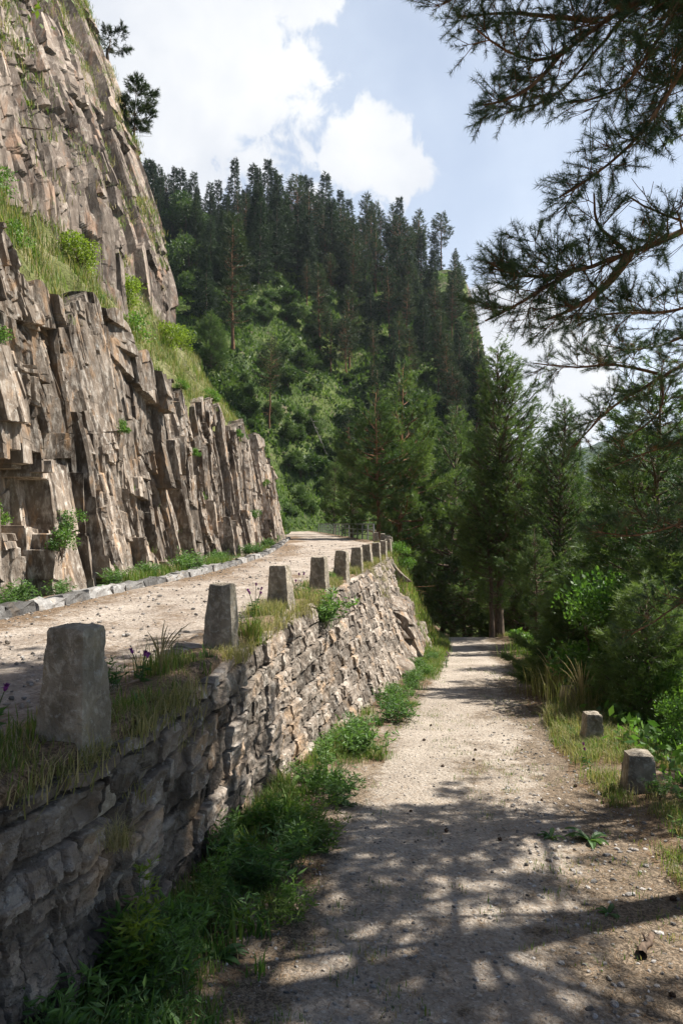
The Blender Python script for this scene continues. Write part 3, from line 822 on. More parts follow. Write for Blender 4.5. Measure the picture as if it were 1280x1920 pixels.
# ------------------------------------------------------------------ conifers
def conifer(seed, Ht, R, crown0, kind, dens, k, L, wid, per=5, dz=.45, trunk_r=.16, sides=7, wood=True, lean=0.0):
    """returns (trunk collector, crown collector); kind 'spruce' (cone), 'pine' (broad uneven) or 'young' (bushy to the ground)"""
    rng = np.random.default_rng(seed)
    wo, cr = MB(), MB()
    n = 14; zt = np.linspace(-.6, Ht, n)
    wob = np.cumsum(rng.normal(0, .018 * R, (n, 2)), 0); wob -= wob[1]
    tp = np.stack([wob[:, 0] + lean * np.maximum(zt, 0) / Ht, wob[:, 1], zt], 1)
    tr = trunk_r * (1 - np.clip(zt / Ht, 0, 1) * .93) * (1 + .35 * np.exp(-np.maximum(zt, 0) / .5))
    wo.tube(tp, tr, sides, tint=smooth(.25 * Ht, .7 * Ht, zt).repeat(sides) if kind == 'pine' else .2)
    C, A, T = [], [], []
    z = crown0 * Ht
    lob = rng.uniform(0, 6.28); gaps = rng.uniform(.55, 1.15, 40)
    iw = 0
    while z < Ht * .985:
        t = (z - crown0 * Ht) / (Ht * (1 - crown0))
        if kind == 'spruce': prof = (1 - t) ** 1.0 * .96 + .035
        elif kind == 'young': prof = (1 - t) ** .7 * .95 + .06
        else: prof = (min(1, .45 + 1.6 * t) * max(.10, (1 - t ** 1.6)) ** .8) * gaps[iw % 40]
        nb = max(3, int(per * (1 if kind != 'pine' else rng.uniform(.5, 1.2))))
        a0 = rng.uniform(0, 6.28)
        for b in range(nb):
            az = a0 + b * 6.283 / nb + rng.normal(0, .25)
            ln = R * prof * rng.uniform(.65, 1.15) * (1 + .22 * math.sin(az + lob))
            if ln < .08 * R: ln = .08 * R
            el = {'spruce': -.12 + .75 * t, 'young': .25 + .6 * t, 'pine': .05 + .55 * t + rng.normal(0, .12)}[kind]
            sag = {'spruce': .18, 'young': .25, 'pine': .22 + .1 * rng.random()}[kind]
            dh = np.array([math.cos(az), math.sin(az), 0.0]); pp = np.array([-math.sin(az), math.cos(az), 0.0])
            zb = z + rng.uniform(-.5, .5) * dz
            o = np.array([np.interp(zb, zt, tp[:, 0]), np.interp(zb, zt, tp[:, 1]), zb])
            def P(s): return o + dh * (ln * np.cos(el) * s)[:, None] + np.array([0, 0, 1.0]) * (ln * (np.sin(el) * s + sag * (s * s - .5 * s)))[:, None] + pp * (.08 * ln * np.sin(3 * s + a0))[:, None]
            if wood:
                s = np.linspace(0, .95, 5); wo.tube(P(s), tr[0] * .22 * (ln / R + .25) * (1 - .85 * s), 3, tint=.15, cap=False)
            nc = max(3, int(dens * ln * (.5 + ln / R)))
            s0 = {'spruce': .12, 'young': .15, 'pine': .35}[kind]
            s = s0 + (1 - s0) * rng.random(nc) ** .75
            lat = rng.uniform(-1, 1, nc) * .42 * ln * (1.08 - s) * (1.25 if kind != 'spruce' else 1.0)
            lat = lat + rng.normal(0, .02 * R, nc)
            up = rng.normal(0, .035 * R, nc) + (.02 * R if kind != 'spruce' else -.03 * R * rng.random(nc))
            c = P(s) + pp * lat[:, None] + dh * (np.abs(lat) * .45)[:, None]; c[:, 2] += up
            ax = unit(dh * .8 + pp * (np.sign(lat) * .55)[:, None] + np.array([0, 0, .45 if kind != 'spruce' else -.05]) + rng.normal(0, .3, (nc, 3)))
            C.append(c); A.append(ax)
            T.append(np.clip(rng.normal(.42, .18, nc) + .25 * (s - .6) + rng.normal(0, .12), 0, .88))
            if wood and kind != 'spruce' and ln > .5 * R:
                for j in range(0, nc, max(1, nc // 5)):
                    sj = np.array([max(.1, s[j] - .18)]); b0 = P(sj)[0]
                    wo.tube([b0, (b0 + c[j]) / 2 + (0, 0, -.01 * R), c[j]], tr[0] * .05, 3, tint=.15, cap=False)
        z += dz * rng.uniform(.75, 1.25); iw += 1
    # dead lower branch stubs
    if (kind == 'pine' or crown0 > .2) and wood:
        for j in range(int(14 * crown0 * Ht / 4) + 4):
            zz = rng.uniform(.15, crown0 + .1) * Ht; az = rng.uniform(0, 6.28); l = rng.uniform(.2, .6) * R
            o = np.array([np.interp(zz, zt, tp[:, 0]), np.interp(zz, zt, tp[:, 1]), zz]); d = np.array([math.cos(az), math.sin(az), rng.uniform(-.35, .1)])
            q_ = o + d * l * .5 + (0, 0, -.04); wo.tube([o, q_, o + d * l + rng.normal(0, .08, 3)], [.018, .012, .004], 3, tint=.9, cap=False)
    C = np.concatenate(C); A = np.concatenate(A); T = np.concatenate(T)
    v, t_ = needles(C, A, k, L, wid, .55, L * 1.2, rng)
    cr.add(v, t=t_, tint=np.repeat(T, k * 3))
    return wo, cr


class Kind:
    def __init__(s, name, parts): s.name, s.parts = name, parts       # parts: (part name, mesh)
    def place(s, loc, rot, sc, label, cat, group=None, name=None, tilt=(0, 0)):
        r = thing(name or s.name, label, cat, loc, rot, sc if isinstance(sc, tuple) else (sc, sc, sc), group)
        r.rotation_euler = (tilt[0], tilt[1], rot)
        for pn, me in s.parts: link(pn, me, r)
        return r


def pine_kind(name, bark, nmat, *a, **kw):
    wo, cr = conifer(*a, **kw)
    return Kind(name, [('trunk', wo.mesh('trunk', M[bark], True)), ('crown', cr.mesh('crown', M[nmat]))])


R0 = random.Random(11)
near_pines = [pine_kind('pine_tree', 'bark', 'needle_mid', 21, 13.5, 3.6, .16, 'pine', 21, 18, .20, .022, per=6, dz=.36, trunk_r=.22),
              pine_kind('pine_tree', 'bark', 'needle_mid', 22, 12.0, 3.1, .18, 'pine', 22, 18, .20, .022, per=6, dz=.36, trunk_r=.19),
              pine_kind('pine_tree', 'bark_red', 'needle_mid', 23, 11.5, 3.1, .30, 'pine', 21, 16, .22, .024, per=5, dz=.40, trunk_r=.17)]
near_pines.append(pine_kind('pine_tree', 'bark', 'needle_mid', 24, 13.5, 3.3, .27, 'young', 13, 17, .20, .022, per=7, dz=.34, trunk_r=.22))
young_pine = pine_kind('young_pine', 'bark', 'needle_mid', 31, 3.2, 1.15, .05, 'young', 46, 16, .12, .010, per=6, dz=.20, trunk_r=.045)
near_fir = pine_kind('fir_tree', 'bark', 'needle_dark', 33, 11.0, 3.0, .03, 'spruce', 26, 15, .14, .016, per=7, dz=.34, trunk_r=.18)
hill_spruce = [pine_kind('spruce_tree', 'bark', 'needle_far', 41 + i, 20, [4.3, 5.0, 3.7][i], .05, 'spruce', [3.4, 3.2, 3.6][i], 10, .55, .13, per=7, dz=.62, trunk_r=.26, sides=5, wood=False) for i in range(3)]
hill_pine = [pine_kind('pine_tree', 'bark_red', 'needle_farpine', 51 + i, 17, [3.2, 2.6, 3.8][i], [.30, .18, .40][i], 'pine', [3.6, 4.0, 3.4][i], 8, .60, .11, per=6, dz=.62, trunk_r=.22, sides=5) for i in range(3)]


def broadleaf(seed, Ht, R, nl, L, wid, lobes=9, stem_r=.05, low=.25):
    rng = np.random.default_rng(seed); wo, cr = MB(), MB()
    cs = []
    for i in range(lobes):
        t = rng.uniform(low, .92); a = rng.uniform(0, 6.28); r = R * math.sin(math.pi * min(1, t * .85 + .1)) * rng.uniform(.2, .75)
        c = np.array([math.cos(a) * r, math.sin(a) * r, t * Ht]); cs.append(c)
        mid = c * np.array([.35, .35, .55]); wo.tube([(0, 0, -.15), mid, c], [stem_r, stem_r * .6, stem_r * .15], 4, tint=.3, cap=False)
    cs = np.array(cs); idx = rng.integers(0, lobes, nl)
    rad = R * rng.uniform(.30, .48, lobes)
    p = cs[idx] + unit(rng.normal(size=(nl, 3))) * (rad[idx] * rng.random(nl) ** .45)[:, None] * np.array([1, 1, .75])
    p[:, 2] = np.maximum(p[:, 2], .03)
    d = unit((p - np.array([0, 0, Ht * .35])) * .6 / R + rng.normal(size=(nl, 3)) * .7 + np.array([0, 0, .15]))
    v, q = leaves(p, d, L * rng.uniform(.7, 1.25, nl), wid * rng.uniform(.8, 1.2, nl), rng)
    tn = np.clip(rng.normal(.5, .2, nl) + (rng.random(lobes)[idx] - .5) * .4, 0, .88)
    cr.add(v, q, tint=np.repeat(tn, 4))
    return wo, cr


def bush_kind(name, mat, part, *a, **kw):
    wo, cr = broadleaf(*a, **kw)
    return Kind(name, [('stem', wo.mesh('stem', M['bark'])), (part, cr.mesh(part, M[mat]))])


hill_bush = [bush_kind('leafy_bush', 'leaf_far', 'foliage', 61 + i, [4.5, 3.0, 8.0][i], [3.0, 2.6, 3.2][i], 4200, [.27, .25, .30][i], .17, lobes=[11, 9, 15][i]) for i in range(3)]
near_bush = bush_kind('leafy_bush', 'leaf', 'foliage', 65, 2.2, 1.3, 3800, .10, .055, lobes=14, stem_r=.025)
cliff_bush = [bush_kind('cliff_shrub', 'leaf_yellow', 'foliage', 66, 1.3, 1.0, 2200, .09, .05, lobes=11, stem_r=.02, low=.15),
              bush_kind('cliff_shrub', 'leaf', 'foliage', 67, .8, .7, 1500, .08, .045, lobes=8, stem_r=.015, low=.15)]

# ------------------------------------------------------------------ trees on the hillside
def on_hill(X, Y0, d0=80, d1=230):
    """where the sight line of a picture position meets the hillside"""
    ds = np.linspace(d0, d1, 900)
    z = EYE + (990 - Y0) / 1280 * ds; h = hill_z((X - 640) / 1280 * ds, ds)
    w = np.nonzero(h >= z)[0]
    return None if len(w) == 0 else float(ds[w[0]])


def hill_tree(kinds, x, y, Hgt, label, group, cat='tree', base_h=None, rng=R0):
    kd = rng.choice(kinds); b = base_h or {'spruce_tree': 20, 'pine_tree': 17, 'leafy_bush': 4}[kd.name]
    s = Hgt / b; wdt = s * rng.uniform(.85, 1.2)
    if kd.name == 'pine_tree' and 'spruce' in label: label, group = label.replace('dark pointed spruce', 'dark narrow pine').replace('spruce', 'pine'), group and group.replace('spruces', 'pines')
    if kd.name == 'spruce_tree' and 'pine' in label: label, group = label.replace('pine', 'spruce', 1), group and group.replace('pines', 'spruces')
    return kd.place((x, y, float(hill_z(x, y)) - .3), rng.uniform(0, 6.28), (wdt, wdt, s), label, cat, group, tilt=(rng.uniform(-.03, .03), rng.uniform(-.03, .03)))


G_R, L_R = 'dark spruces along the hill crest', 'dark pointed spruce standing in the row on the wooded crest'
G_P, L_P = 'pines scattered down the hillside', 'tall dark green pine on the steep grassy hillside'
G_M, L_M = 'spruces massed below the crest', 'dark spruce in the shaded mass of trees just below the crest'
G_C, L_C = 'pines on the cliff side of the hill', 'pine clinging to the steep right flank of the hill'
sx = [255, 300, 350, 380, 430, 478, 515, 560, 600, 640, 665, 700, 720, 745, 770, 800, 822, 850, 868]
sy_ = [250, 275, 315, 335, 305, 290, 292, 318, 322, 330, 345, 372, 380, 352, 375, 398, 392, 450, 460]
n_tree = 0
Xp = 262.0
while Xp < 866:
    Yt = np.interp(Xp, sx, sy_) + R0.choice([-14, -4, 6, 18, 36]) + R0.uniform(-6, 8)
    for row, (dd, dy) in enumerate(((196, 0), (178, 26), (164, 60))):
        d = dd + R0.uniform(-6, 6); x = (Xp + R0.uniform(-7, 7) - 640) / 1280 * d
        zt = EYE + (990 - (Yt + dy + R0.uniform(-5, 22))) / 1280 * d; zg = float(hill_z(x, d))
        Hh = zt - zg
        if Hh < 6 or (row and R0.random() < (.2 if Xp < 640 else .55)): continue
        Hh = min(Hh, 26)
        kinds = hill_spruce if (Xp < 560 and R0.random() < .85) or R0.random() < .35 else hill_pine
        hill_tree(kinds, x, d, Hh, L_R if row == 0 else L_M, G_R if row == 0 else G_M); n_tree += 1
    Xp += R0.uniform(13, 24)
# mass of trees under the crest and scattered pines lower down: (x range, y range of the feet, height range px, count, kinds, label, group)
for (xa, xb_, ya, yb, ha, hb, cnt, kinds, lb, gp) in (
        (380, 640, 470, 560, 100, 150, 24, 's', L_M, G_M), (300, 400, 420, 520, 80, 120, 9, 's', L_M, G_M), (560, 800, 470, 600, 80, 125, 12, 'p', L_P, G_P),
        (760, 885, 520, 700, 75, 120, 20, 'p', L_C, G_C), (560, 760, 600, 720, 90, 140, 7, 'p', L_P, G_P), (690, 900, 690, 860, 110, 165, 20, 'p', L_C, G_C),
        (800, 960, 760, 900, 110, 170, 14, 'p', L_C, G_C), (600, 860, 820, 950, 100, 150, 9, 'p', L_P, G_P)):
    for i in range(cnt):
        Xq, Yq = R0.uniform(xa, xb_), R0.uniform(ya, yb)
        if 520 < Xq < 660 and 540 < Yq < 640 and R0.random() < .6: continue
        d = on_hill(Xq, Yq)
        if d is None: continue
        hill_tree(hill_spruce if kinds == 's' or R0.random() < .25 else hill_pine, (Xq - 640) / 1280 * d, d, R0.uniform(ha * .6, hb * 1.05) / 1280 * d, lb, gp); n_tree += 1
# trees one can point to
for (Xq, Yq, hp, kinds, lb) in (
        (437, 655, 255, hill_pine[1:2], 'lone tall slim pine left of the hill clearing, standing clear of the dark mass'),
        (600, 655, 165, hill_pine[1:2], 'slender pine at the left edge of the sunny grass shoulder'),
        (655, 690, 150, hill_pine[0:1], 'pine below the sunny grass shoulder of the hill'),
        (505, 805, 175, hill_pine[2:3], 'broad orange-trunked pine standing just above the end of the grassy bench'),
        (395, 690, 105, [young_pine], 'small bushy pine at the foot of the high cliff edge'),
        (760, 640, 120, hill_pine[0:1], 'pine on the rocky rib below the crest gap'),
        (830, 470, 75, hill_pine[2:3], 'thin open pine on the brow where the crest starts to drop'),
        (862, 492, 45, hill_pine[2:3], 'small wind-shaped pine at the very edge of the hill crag'),
        (385, 600, 130, hill_spruce[1:2], 'dark pointed conifer close behind the foot of the high cliff edge')):
    d = on_hill(Xq, Yq, 52)
    if d is None: continue
    kd = kinds[0]
    hill_tree(kinds, (Xq - 640) / 1280 * d, d, hp / 1280 * d, lb, None, base_h=3.2 if kd is young_pine else None)
for (Xq, Yq, hp, k_, lb) in ((352, 455, 95, 2, 'pale green birch-like tree on the upper left of the hill'), (358, 520, 75, 0, 'light green bush below the pale tree, near the high cliff edge')):
    d = on_hill(Xq, Yq, 52)
    if d: hill_tree([hill_bush[k_]], (Xq - 640) / 1280 * d, d, hp / 1280 * d, lb, None, 'tree' if k_ == 2 else 'bush', base_h=[4.5, 3, 8][k_])
for (xa, xb_, ya, yb, ha, hb, cnt) in ((335, 420, 540, 690, 22, 45, 10), (470, 640, 560, 690, 14, 34, 22), (430, 600, 690, 820, 18, 38, 16), (540, 640, 780, 970, 16, 38, 22), (640, 860, 560, 720, 14, 30, 14), (380, 520, 520, 620, 14, 30, 10)):
    for i in range(cnt):
        Xq, Yq = R0.uniform(xa, xb_), R0.uniform(ya, yb); d = on_hill(Xq, Yq, 50)
        if d is None: continue
        k_ = R0.randrange(2)
        hill_tree([hill_bush[k_]], (Xq - 640) / 1280 * d, d, R0.uniform(ha, hb) / 1280 * d, 'low green bush on the open hillside', 'bushes on the open hillside', 'bush', base_h=[4.5, 3][k_])
# dead trunks
def dead_trunk(Xq, Yq, dX, hp, lb):
    d = on_hill(Xq, Yq, 52)
    if d is None: return
    x = (Xq - 640) / 1280 * d; z = float(hill_z(x, d)); h = hp / 1280 * d; w = dX / 1280 * d
    t = np.linspace(0, 1, 8)[:, None]; rng = np.random.default_rng(int(Xq))
    p = np.array([x, d - .5, z - .3]) + t * np.array([w, -.5, h]) + rng.normal(0, .05, (8, 3)) * t
    mb = MB().tube(p, .16 * (1 - .85 * t[:, 0]), 6)
    for j in range(7):
        b = p[2 + j % 5]; mb.tube([b, b + rng.normal(0, .6, 3) * (1, 1, .5)], [.05, .015], 4)
    tag(mb.build('dead_tree', M['deadwood'], None, True), lb, 'dead tree')
dead_trunk(655, 500, 3, 48, 'pale bare dead trunk among the pines in the crest gap')
dead_trunk(308, 395, 12, 130, 'tall thin bleached dead trunk leaning beside the high cliff')
dead_trunk(648, 668, 14, 95, 'dead leaning trunk below the sunny grass shoulder')
dead_trunk(612, 850, -30, 70, 'fallen bleached trunk leaning on the slope above the far road')

# leafy undergrowth over the hillside
rng = np.random.default_rng(77)
n = 80000
ux = rng.uniform(-45, 36, n); uy = 47 + 130 * rng.random(n) ** 1.25
hz_ = hill_z(ux, uy)
keep = (hz_ > 1.55) & (np.abs(ux) < .30 * uy) & (fbm(ux / 7, uy / 7, octv=3, seed=60) > -.08)
P_ = np.stack([ux, uy, hz_], 1)[keep]
uy2 = 47 + 60 * rng.random(26000) ** 1.2; ux2 = road_l(uy2) - 1.0 - 14 * rng.random(26000) ** 1.3; P2 = np.stack([ux2, uy2, hill_z(ux2, uy2)], 1)
P_ = np.concatenate([P_, P2[fbm(ux2 / 4, uy2 / 4, octv=3, seed=62) > -.2]]); n = len(P_)
P_[:, 2] += rng.uniform(-.05, .35, n)
d_ = unit(rng.normal(size=(n, 3)) + np.array([.2, -.3, .9])); sz_ = (.25 + .0045 * P_[:, 1]) * rng.uniform(.6, 1.3, n)
v, q = leaves(P_, d_, sz_, sz_ * .55, rng)
mb = MB(); mb.add(v, q, tint=np.repeat(np.clip(.5 + .5 * fbm(P_[:, 0] / 5, P_[:, 1] / 5, seed=61) + rng.normal(0, .15, n), 0, .88), 4))
tag(mb.build('undergrowth', M['leaf_far']), kind='stuff')

# ------------------------------------------------------------------ pines beyond the road and beside the footpath
def pine_at(kd, X, Ytop, d, label, zb=None, hk=None, rot=0, cat='tree', group=None, wk=1.0, base=None):
    x = (X - 640) / 1280 * d; zg = (float(ground_z(x, d)) if zb is None else zb) - .1
    zt = EYE + (990 - Ytop) / 1280 * d
    b = base or {id(near_pines[0]): 13.5, id(near_pines[1]): 12.0, id(near_pines[2]): 11.5, id(near_pines[3]): 13.5, id(young_pine): 3.2, id(near_fir): 11.0}[id(kd)]
    s = (zt - zg) / b
    w = s ** .7 * wk
    return kd.place((x, d, zg), rot, (w, w, s), label, cat, group)


for (kk, X, Yt, d, rot, wk, lb) in (
        (2, 705, 735, 47, .3, .95, 'sunlit orange-trunked pine behind the left end of the roadside bollards'),
        (2, 752, 690, 49, 2.1, 1.0, 'tall orange-trunked pine behind the end of the row of bollards'),
        (1, 660, 830, 56, 4.0, .8, 'shorter pine directly behind the steel railing'),
        (1, 625, 860, 66, 1.0, .8, 'small pine behind the left half of the steel railing'),
        (3, 935, 655, 33.4, .7, 1.0, 'largest pine, double trunked, at the far end of the footpath'),
        (1, 922, 850, 33.0, 2.2, .8, 'slimmer second trunk close against the largest pine'),
        (3, 1055, 755, 27, 3.2, .8, 'tall straight pine to the right of the largest pine'),
        (0, 850, 760, 52, 5.2, .95, 'dark pine left of the largest pine, behind the footpath bend'),
        (1, 800, 800, 58, 1.7, 1.0, 'dark pine in the shade behind the bedrock outcrop'),
        (3, 985, 850, 44, .2, 1.0, 'dark pine between the largest pine and the tall straight one'),
        (0, 1120, 850, 38, 2.9, 1.0, 'shaded pine in the wood to the right of the tall straight pine'),
        (1, 1005, 990, 24, 4.4, .7, 'lower dark pine under the tall straight pine')):
    pine_at(near_pines[kk], X, Yt, d, lb, rot=rot, wk=wk)
# the shaded wood behind the footpath
for i, (X, Yt, d) in enumerate([(790, 880, 62), (830, 900, 70), (880, 900, 64), (905, 930, 56), (960, 930, 60), (1010, 900, 56), (1060, 900, 52), (1100, 940, 46), (1160, 900, 48), (1220, 860, 52), (870, 1010, 50), (830, 1000, 55), (960, 1030, 48), (745, 930, 70), (1260, 920, 42), (1190, 960, 38), (1040, 1010, 40)]):
    pine_at(near_pines[i % 2], X, Yt, d, 'dark pine in the shaded wood behind the footpath', rot=i * 1.3, group='pines of the shaded wood', wk=1.1)
# right-hand slope
for (kd, X, Yt, d, rot, wk, lb) in (
        (near_pines[1], 1215, 690, 15.5, .4, .95, 'dense pine filling the right edge beside the footpath, higher than its neighbours'),
        (near_fir, 1150, 800, 20, 1.4, .95, 'dark drooping fir on the slope right of the tall straight pine'),
        (near_fir, 1285, 800, 12.5, 2.2, .9, 'dark fir at the right edge, its boughs in shade'),
        (near_pines[0], 1290, 780, 19, 3.0, .9, 'broad pine on the slope behind the dark fir at the right edge'),
        (young_pine, 1065, 1085, 14.5, 0, 1.2, 'young bushy pine with bright new growth beside the tall grass'),
        (young_pine, 1150, 1110, 13.5, 1.1, 1.25, 'young pine just right of the brighter young pine'),
        (young_pine, 1110, 1020, 18.5, 2.3, 1.5, 'young pine standing behind the bright young pine'),
        (young_pine, 1225, 1090, 10.8, 3.3, 1.15, 'young dark pine above the two low bollards'),
        (young_pine, 1275, 1030, 12.2, 4.1, 1.3, 'young pine at the right edge above the nearest low bollard')):
    pine_at(kd, X, Yt, d, lb, rot=rot, wk=wk)
for (X, Yt, d, sc, lb) in ((1110, 1085, 12.6, 1.0, 'bright green leafy bush in front of the young pines'), (1245, 1250, 10.4, .8, 'leafy bush on the slope behind the nearest low bollard'), (1180, 1270, 12.5, .8, 'leafy bush behind the second low bollard'), (1270, 1400, 8.6, .6, 'low leafy bush below the nearest low bollard')):
    x = (X - 640) / 1280 * d; z = float(ground_z(x, d)); zt = EYE + (990 - Yt) / 1280 * d; s = max(.4, (zt - z) / 2.2)
    near_bush.place((x, d, z - .05), X * .1, (sc * s ** .5, sc * s ** .5, s), lb, 'bush')
near_bush.place((float(road_r(25.5)) + .35, 26, .3), .4, (.55, .6, .5), 'yellow-green leafy bush growing at the top of the bedrock outcrop', 'bush')

# pines of the cliff edge
for (k_, v_, hgt, lb, w_) in ((2, .345, 4.3, 'small leaning pine growing from the edge of the high cliff', .42), (1, .53, 1.1, 'dark stunted pine near the top of the high cliff edge', .30)):
    j = int(v_ * (UPC.shape[1] - 1)); p = UPC[int(UPC.shape[0] * .945), j] + np.array([.45, -.2, .1])
    wo, cr = conifer(200 + k_, hgt, 1.35, .40, 'pine', 34, 12, .20, .03, per=5, dz=.30, trunk_r=.07, lean=.25)
    Kind('pine_tree', [('trunk', wo.mesh('trunk', M['bark'], True)), ('crown', cr.mesh('crown', M['needle_farpine']))]).place((p[0] - .1, p[1], p[2] - .2), 1.1, 1.0, lb, 'tree')

# ------------------------------------------------------------------ foreground pine with modelled twigs and needles
class Limb:
    def __init__(s): s.w, s.C, s.A, s.T = MB(), [], [], []


def lerp_path(pts, n):
    pts = np.asarray(pts, float); d = np.concatenate([[0], np.cumsum(np.linalg.norm(np.diff(pts, axis=0), axis=1))])
    t = np.linspace(0, d[-1], n); P_ = np.stack([np.interp(t, d, pts[:, i]) for i in range(3)], 1)
    for _ in range(2): P_[1:-1] = (P_[:-2] + 2 * P_[1:-1] + P_[2:]) / 4
    return P_, d[-1]


def grow(limb, pts, r0, rng, first=.3, step=.13, tw=(.35, .85), tuft=1.0, flat=.55, sub=True, r1=.006):
    n = max(8, int(np.linalg.norm(np.diff(np.asarray(pts), axis=0), axis=1).sum() / .12))
    P_, Ln = lerp_path(pts, n); P_ += np.cumsum(rng.normal(0, .006, P_.shape), 0) * np.linspace(0, 1, n)[:, None]
    limb.w.tube(P_, np.linspace(r0, r1, n), 7 if r0 > .02 else 5, tint=.15)
    T_ = unit(np.gradient(P_, axis=0)); s = first * Ln; side = 1
    while s < Ln:
        f = s / Ln; i = min(n - 1, int(f * (n - 1))); t = T_[i]
        pr = np.cross(t, (0, 0, 1.0)); pr /= np.linalg.norm(pr) + 1e-6
        dirn = unit(t * rng.uniform(.5, 1.0) + pr * side * rng.uniform(.5, 1.1) + np.array([0, 0, rng.normal(.1, flat)]))
        ln = rng.uniform(*tw) * (1.15 - .75 * f)
        twig(limb, P_[i], dirn, ln, max(.0035, r0 * .28 * (1 - .6 * f)), rng, tuft, sub)
        side = -side; s += step * rng.uniform(.6, 1.4)
    shoot(limb, P_[-1], T_[-1], rng, tuft)


def shoot(limb, p, d, rng, tuft):
    if rng.random() < tuft: limb.C.append(p); limb.A.append(d); limb.T.append(rng.random())


def twig(limb, p, d, ln, r, rng, tuft, sub):
    n = max(4, int(ln / .06)); P_ = [np.array(p)]; v = d.copy()
    for i in range(n):
        v = unit(v + rng.normal(0, .16, 3) + np.array([0, 0, .03])); P_.append(P_[-1] + v * ln / n)
    P_ = np.array(P_); limb.w.tube(P_, np.linspace(r, .0022, n + 1), 4, tint=.15, cap=False)
    T_ = unit(np.gradient(P_, axis=0)); side = 1
    for i in range(1, n + 1):
        if i / n < .25: continue
        if sub and i < n:
            for _ in range(rng.integers(1, 4)):
                t = T_[i]; q_ = unit(np.cross(t, rng.normal(size=3))); dd = unit(t * .9 + q_ * .8 + (0, 0, .15)); l2 = rng.uniform(.08, .22) * (1.2 - .5 * i / n)
                e = P_[i] + dd * l2; limb.w.tube([P_[i], P_[i] + dd * l2 * .5 + (0, 0, -.005), e], [.003, .0025, .002], 3, tint=.15, cap=False)
                shoot(limb, P_[i] + dd * l2 * .55, unit(dd + rng.normal(0, .2, 3)), rng, tuft * .8)
                shoot(limb, e - dd * .02, dd, rng, tuft)
        shoot(limb, P_[i], unit(T_[i] + rng.normal(0, .25, 3)), rng, tuft * .75)


def px(X, Y, d): return np.array([(X - 640) / 1280 * d, d, EYE + (990 - Y) / 1280 * d])


def finish_limb(limb, tree, rng, k=48, L=.050, wid=.0028, nmat='needle_near'):
    b = limb.w.build('branch', M['bark_red'], tree, True)
    if limb.C:
        C = np.array(limb.C); A = np.array(limb.A); T = np.array(limb.T)
        v, t = needles(C, A, k, L, wid, .80, .075, rng)
        tn = np.where(T > .985, .95, np.clip(T * .85, 0, .85)); mb = MB(); mb.add(v, t=t, tint=np.repeat(tn, k * 3)); mb.build('needles', M[nmat], b)


def fg_tree(name, label, base, top, r, limbs, seed, extra):
    tree = thing(name, label, 'tree')
    rng = np.random.default_rng(seed)
    base = np.array(base, float); top = np.array(top, float); n = 16
    t = np.linspace(0, 1, n)[:, None]; tp = base + (top - base) * t + np.cumsum(rng.normal(0, .03, (n, 3)) * (1, 1, 0), 0)
    MB().tube(tp, r * (1 - .8 * t[:, 0]), 10, tint=smooth(.3, .8, t[:, 0]).repeat(10)).build('trunk', M['bark_red'], tree, True)
    def at(z): return np.array([np.interp(z, tp[:, 2], tp[:, i]) for i in range(3)])
    for L_ in limbs:
        limb = Limb(); o = dict(L_[2]) if len(L_) > 2 else {}
        root = at(L_[0]); pts = [root] + [px(*p) for p in L_[1]]
        forks = o.pop('forks', []); r0 = o.pop('r0', .045)
        grow(limb, pts, r0, rng, **o)
        for fp, fo in forks: grow(limb, [px(*p) for p in fp], fo.pop('r0', .02), rng, **fo)
        finish_limb(limb, tree, rng)
    rx = np.random.default_rng(seed + 50)
    for i in range(66 if seed == 501 else 0):
        az_ = rx.uniform(0, 6.28); inward = abs(az_ - math.pi) < 1.25
        extra = extra + [(rx.uniform(6.9, 11.3) if inward else rx.uniform(5.0, 11.3), az_, rx.uniform(2.2, 3.7), rx.uniform(.02, .22))]
    for (z, az, ln, el) in extra:                             # the rest of the crown, beyond the frame
        limb = Limb(); root = at(z); dv = np.array([math.cos(az), math.sin(az), el]); m_ = root + dv * ln * .5 + (0, 0, .05 * ln)
        grow(limb, [root, m_, root + dv * ln + (0, 0, .12 * ln)], .04, rng, first=.2, step=.16, tw=(.4, .95))
        finish_limb(limb, tree, rng, k=14, L=.085, wid=.014)
    return tree


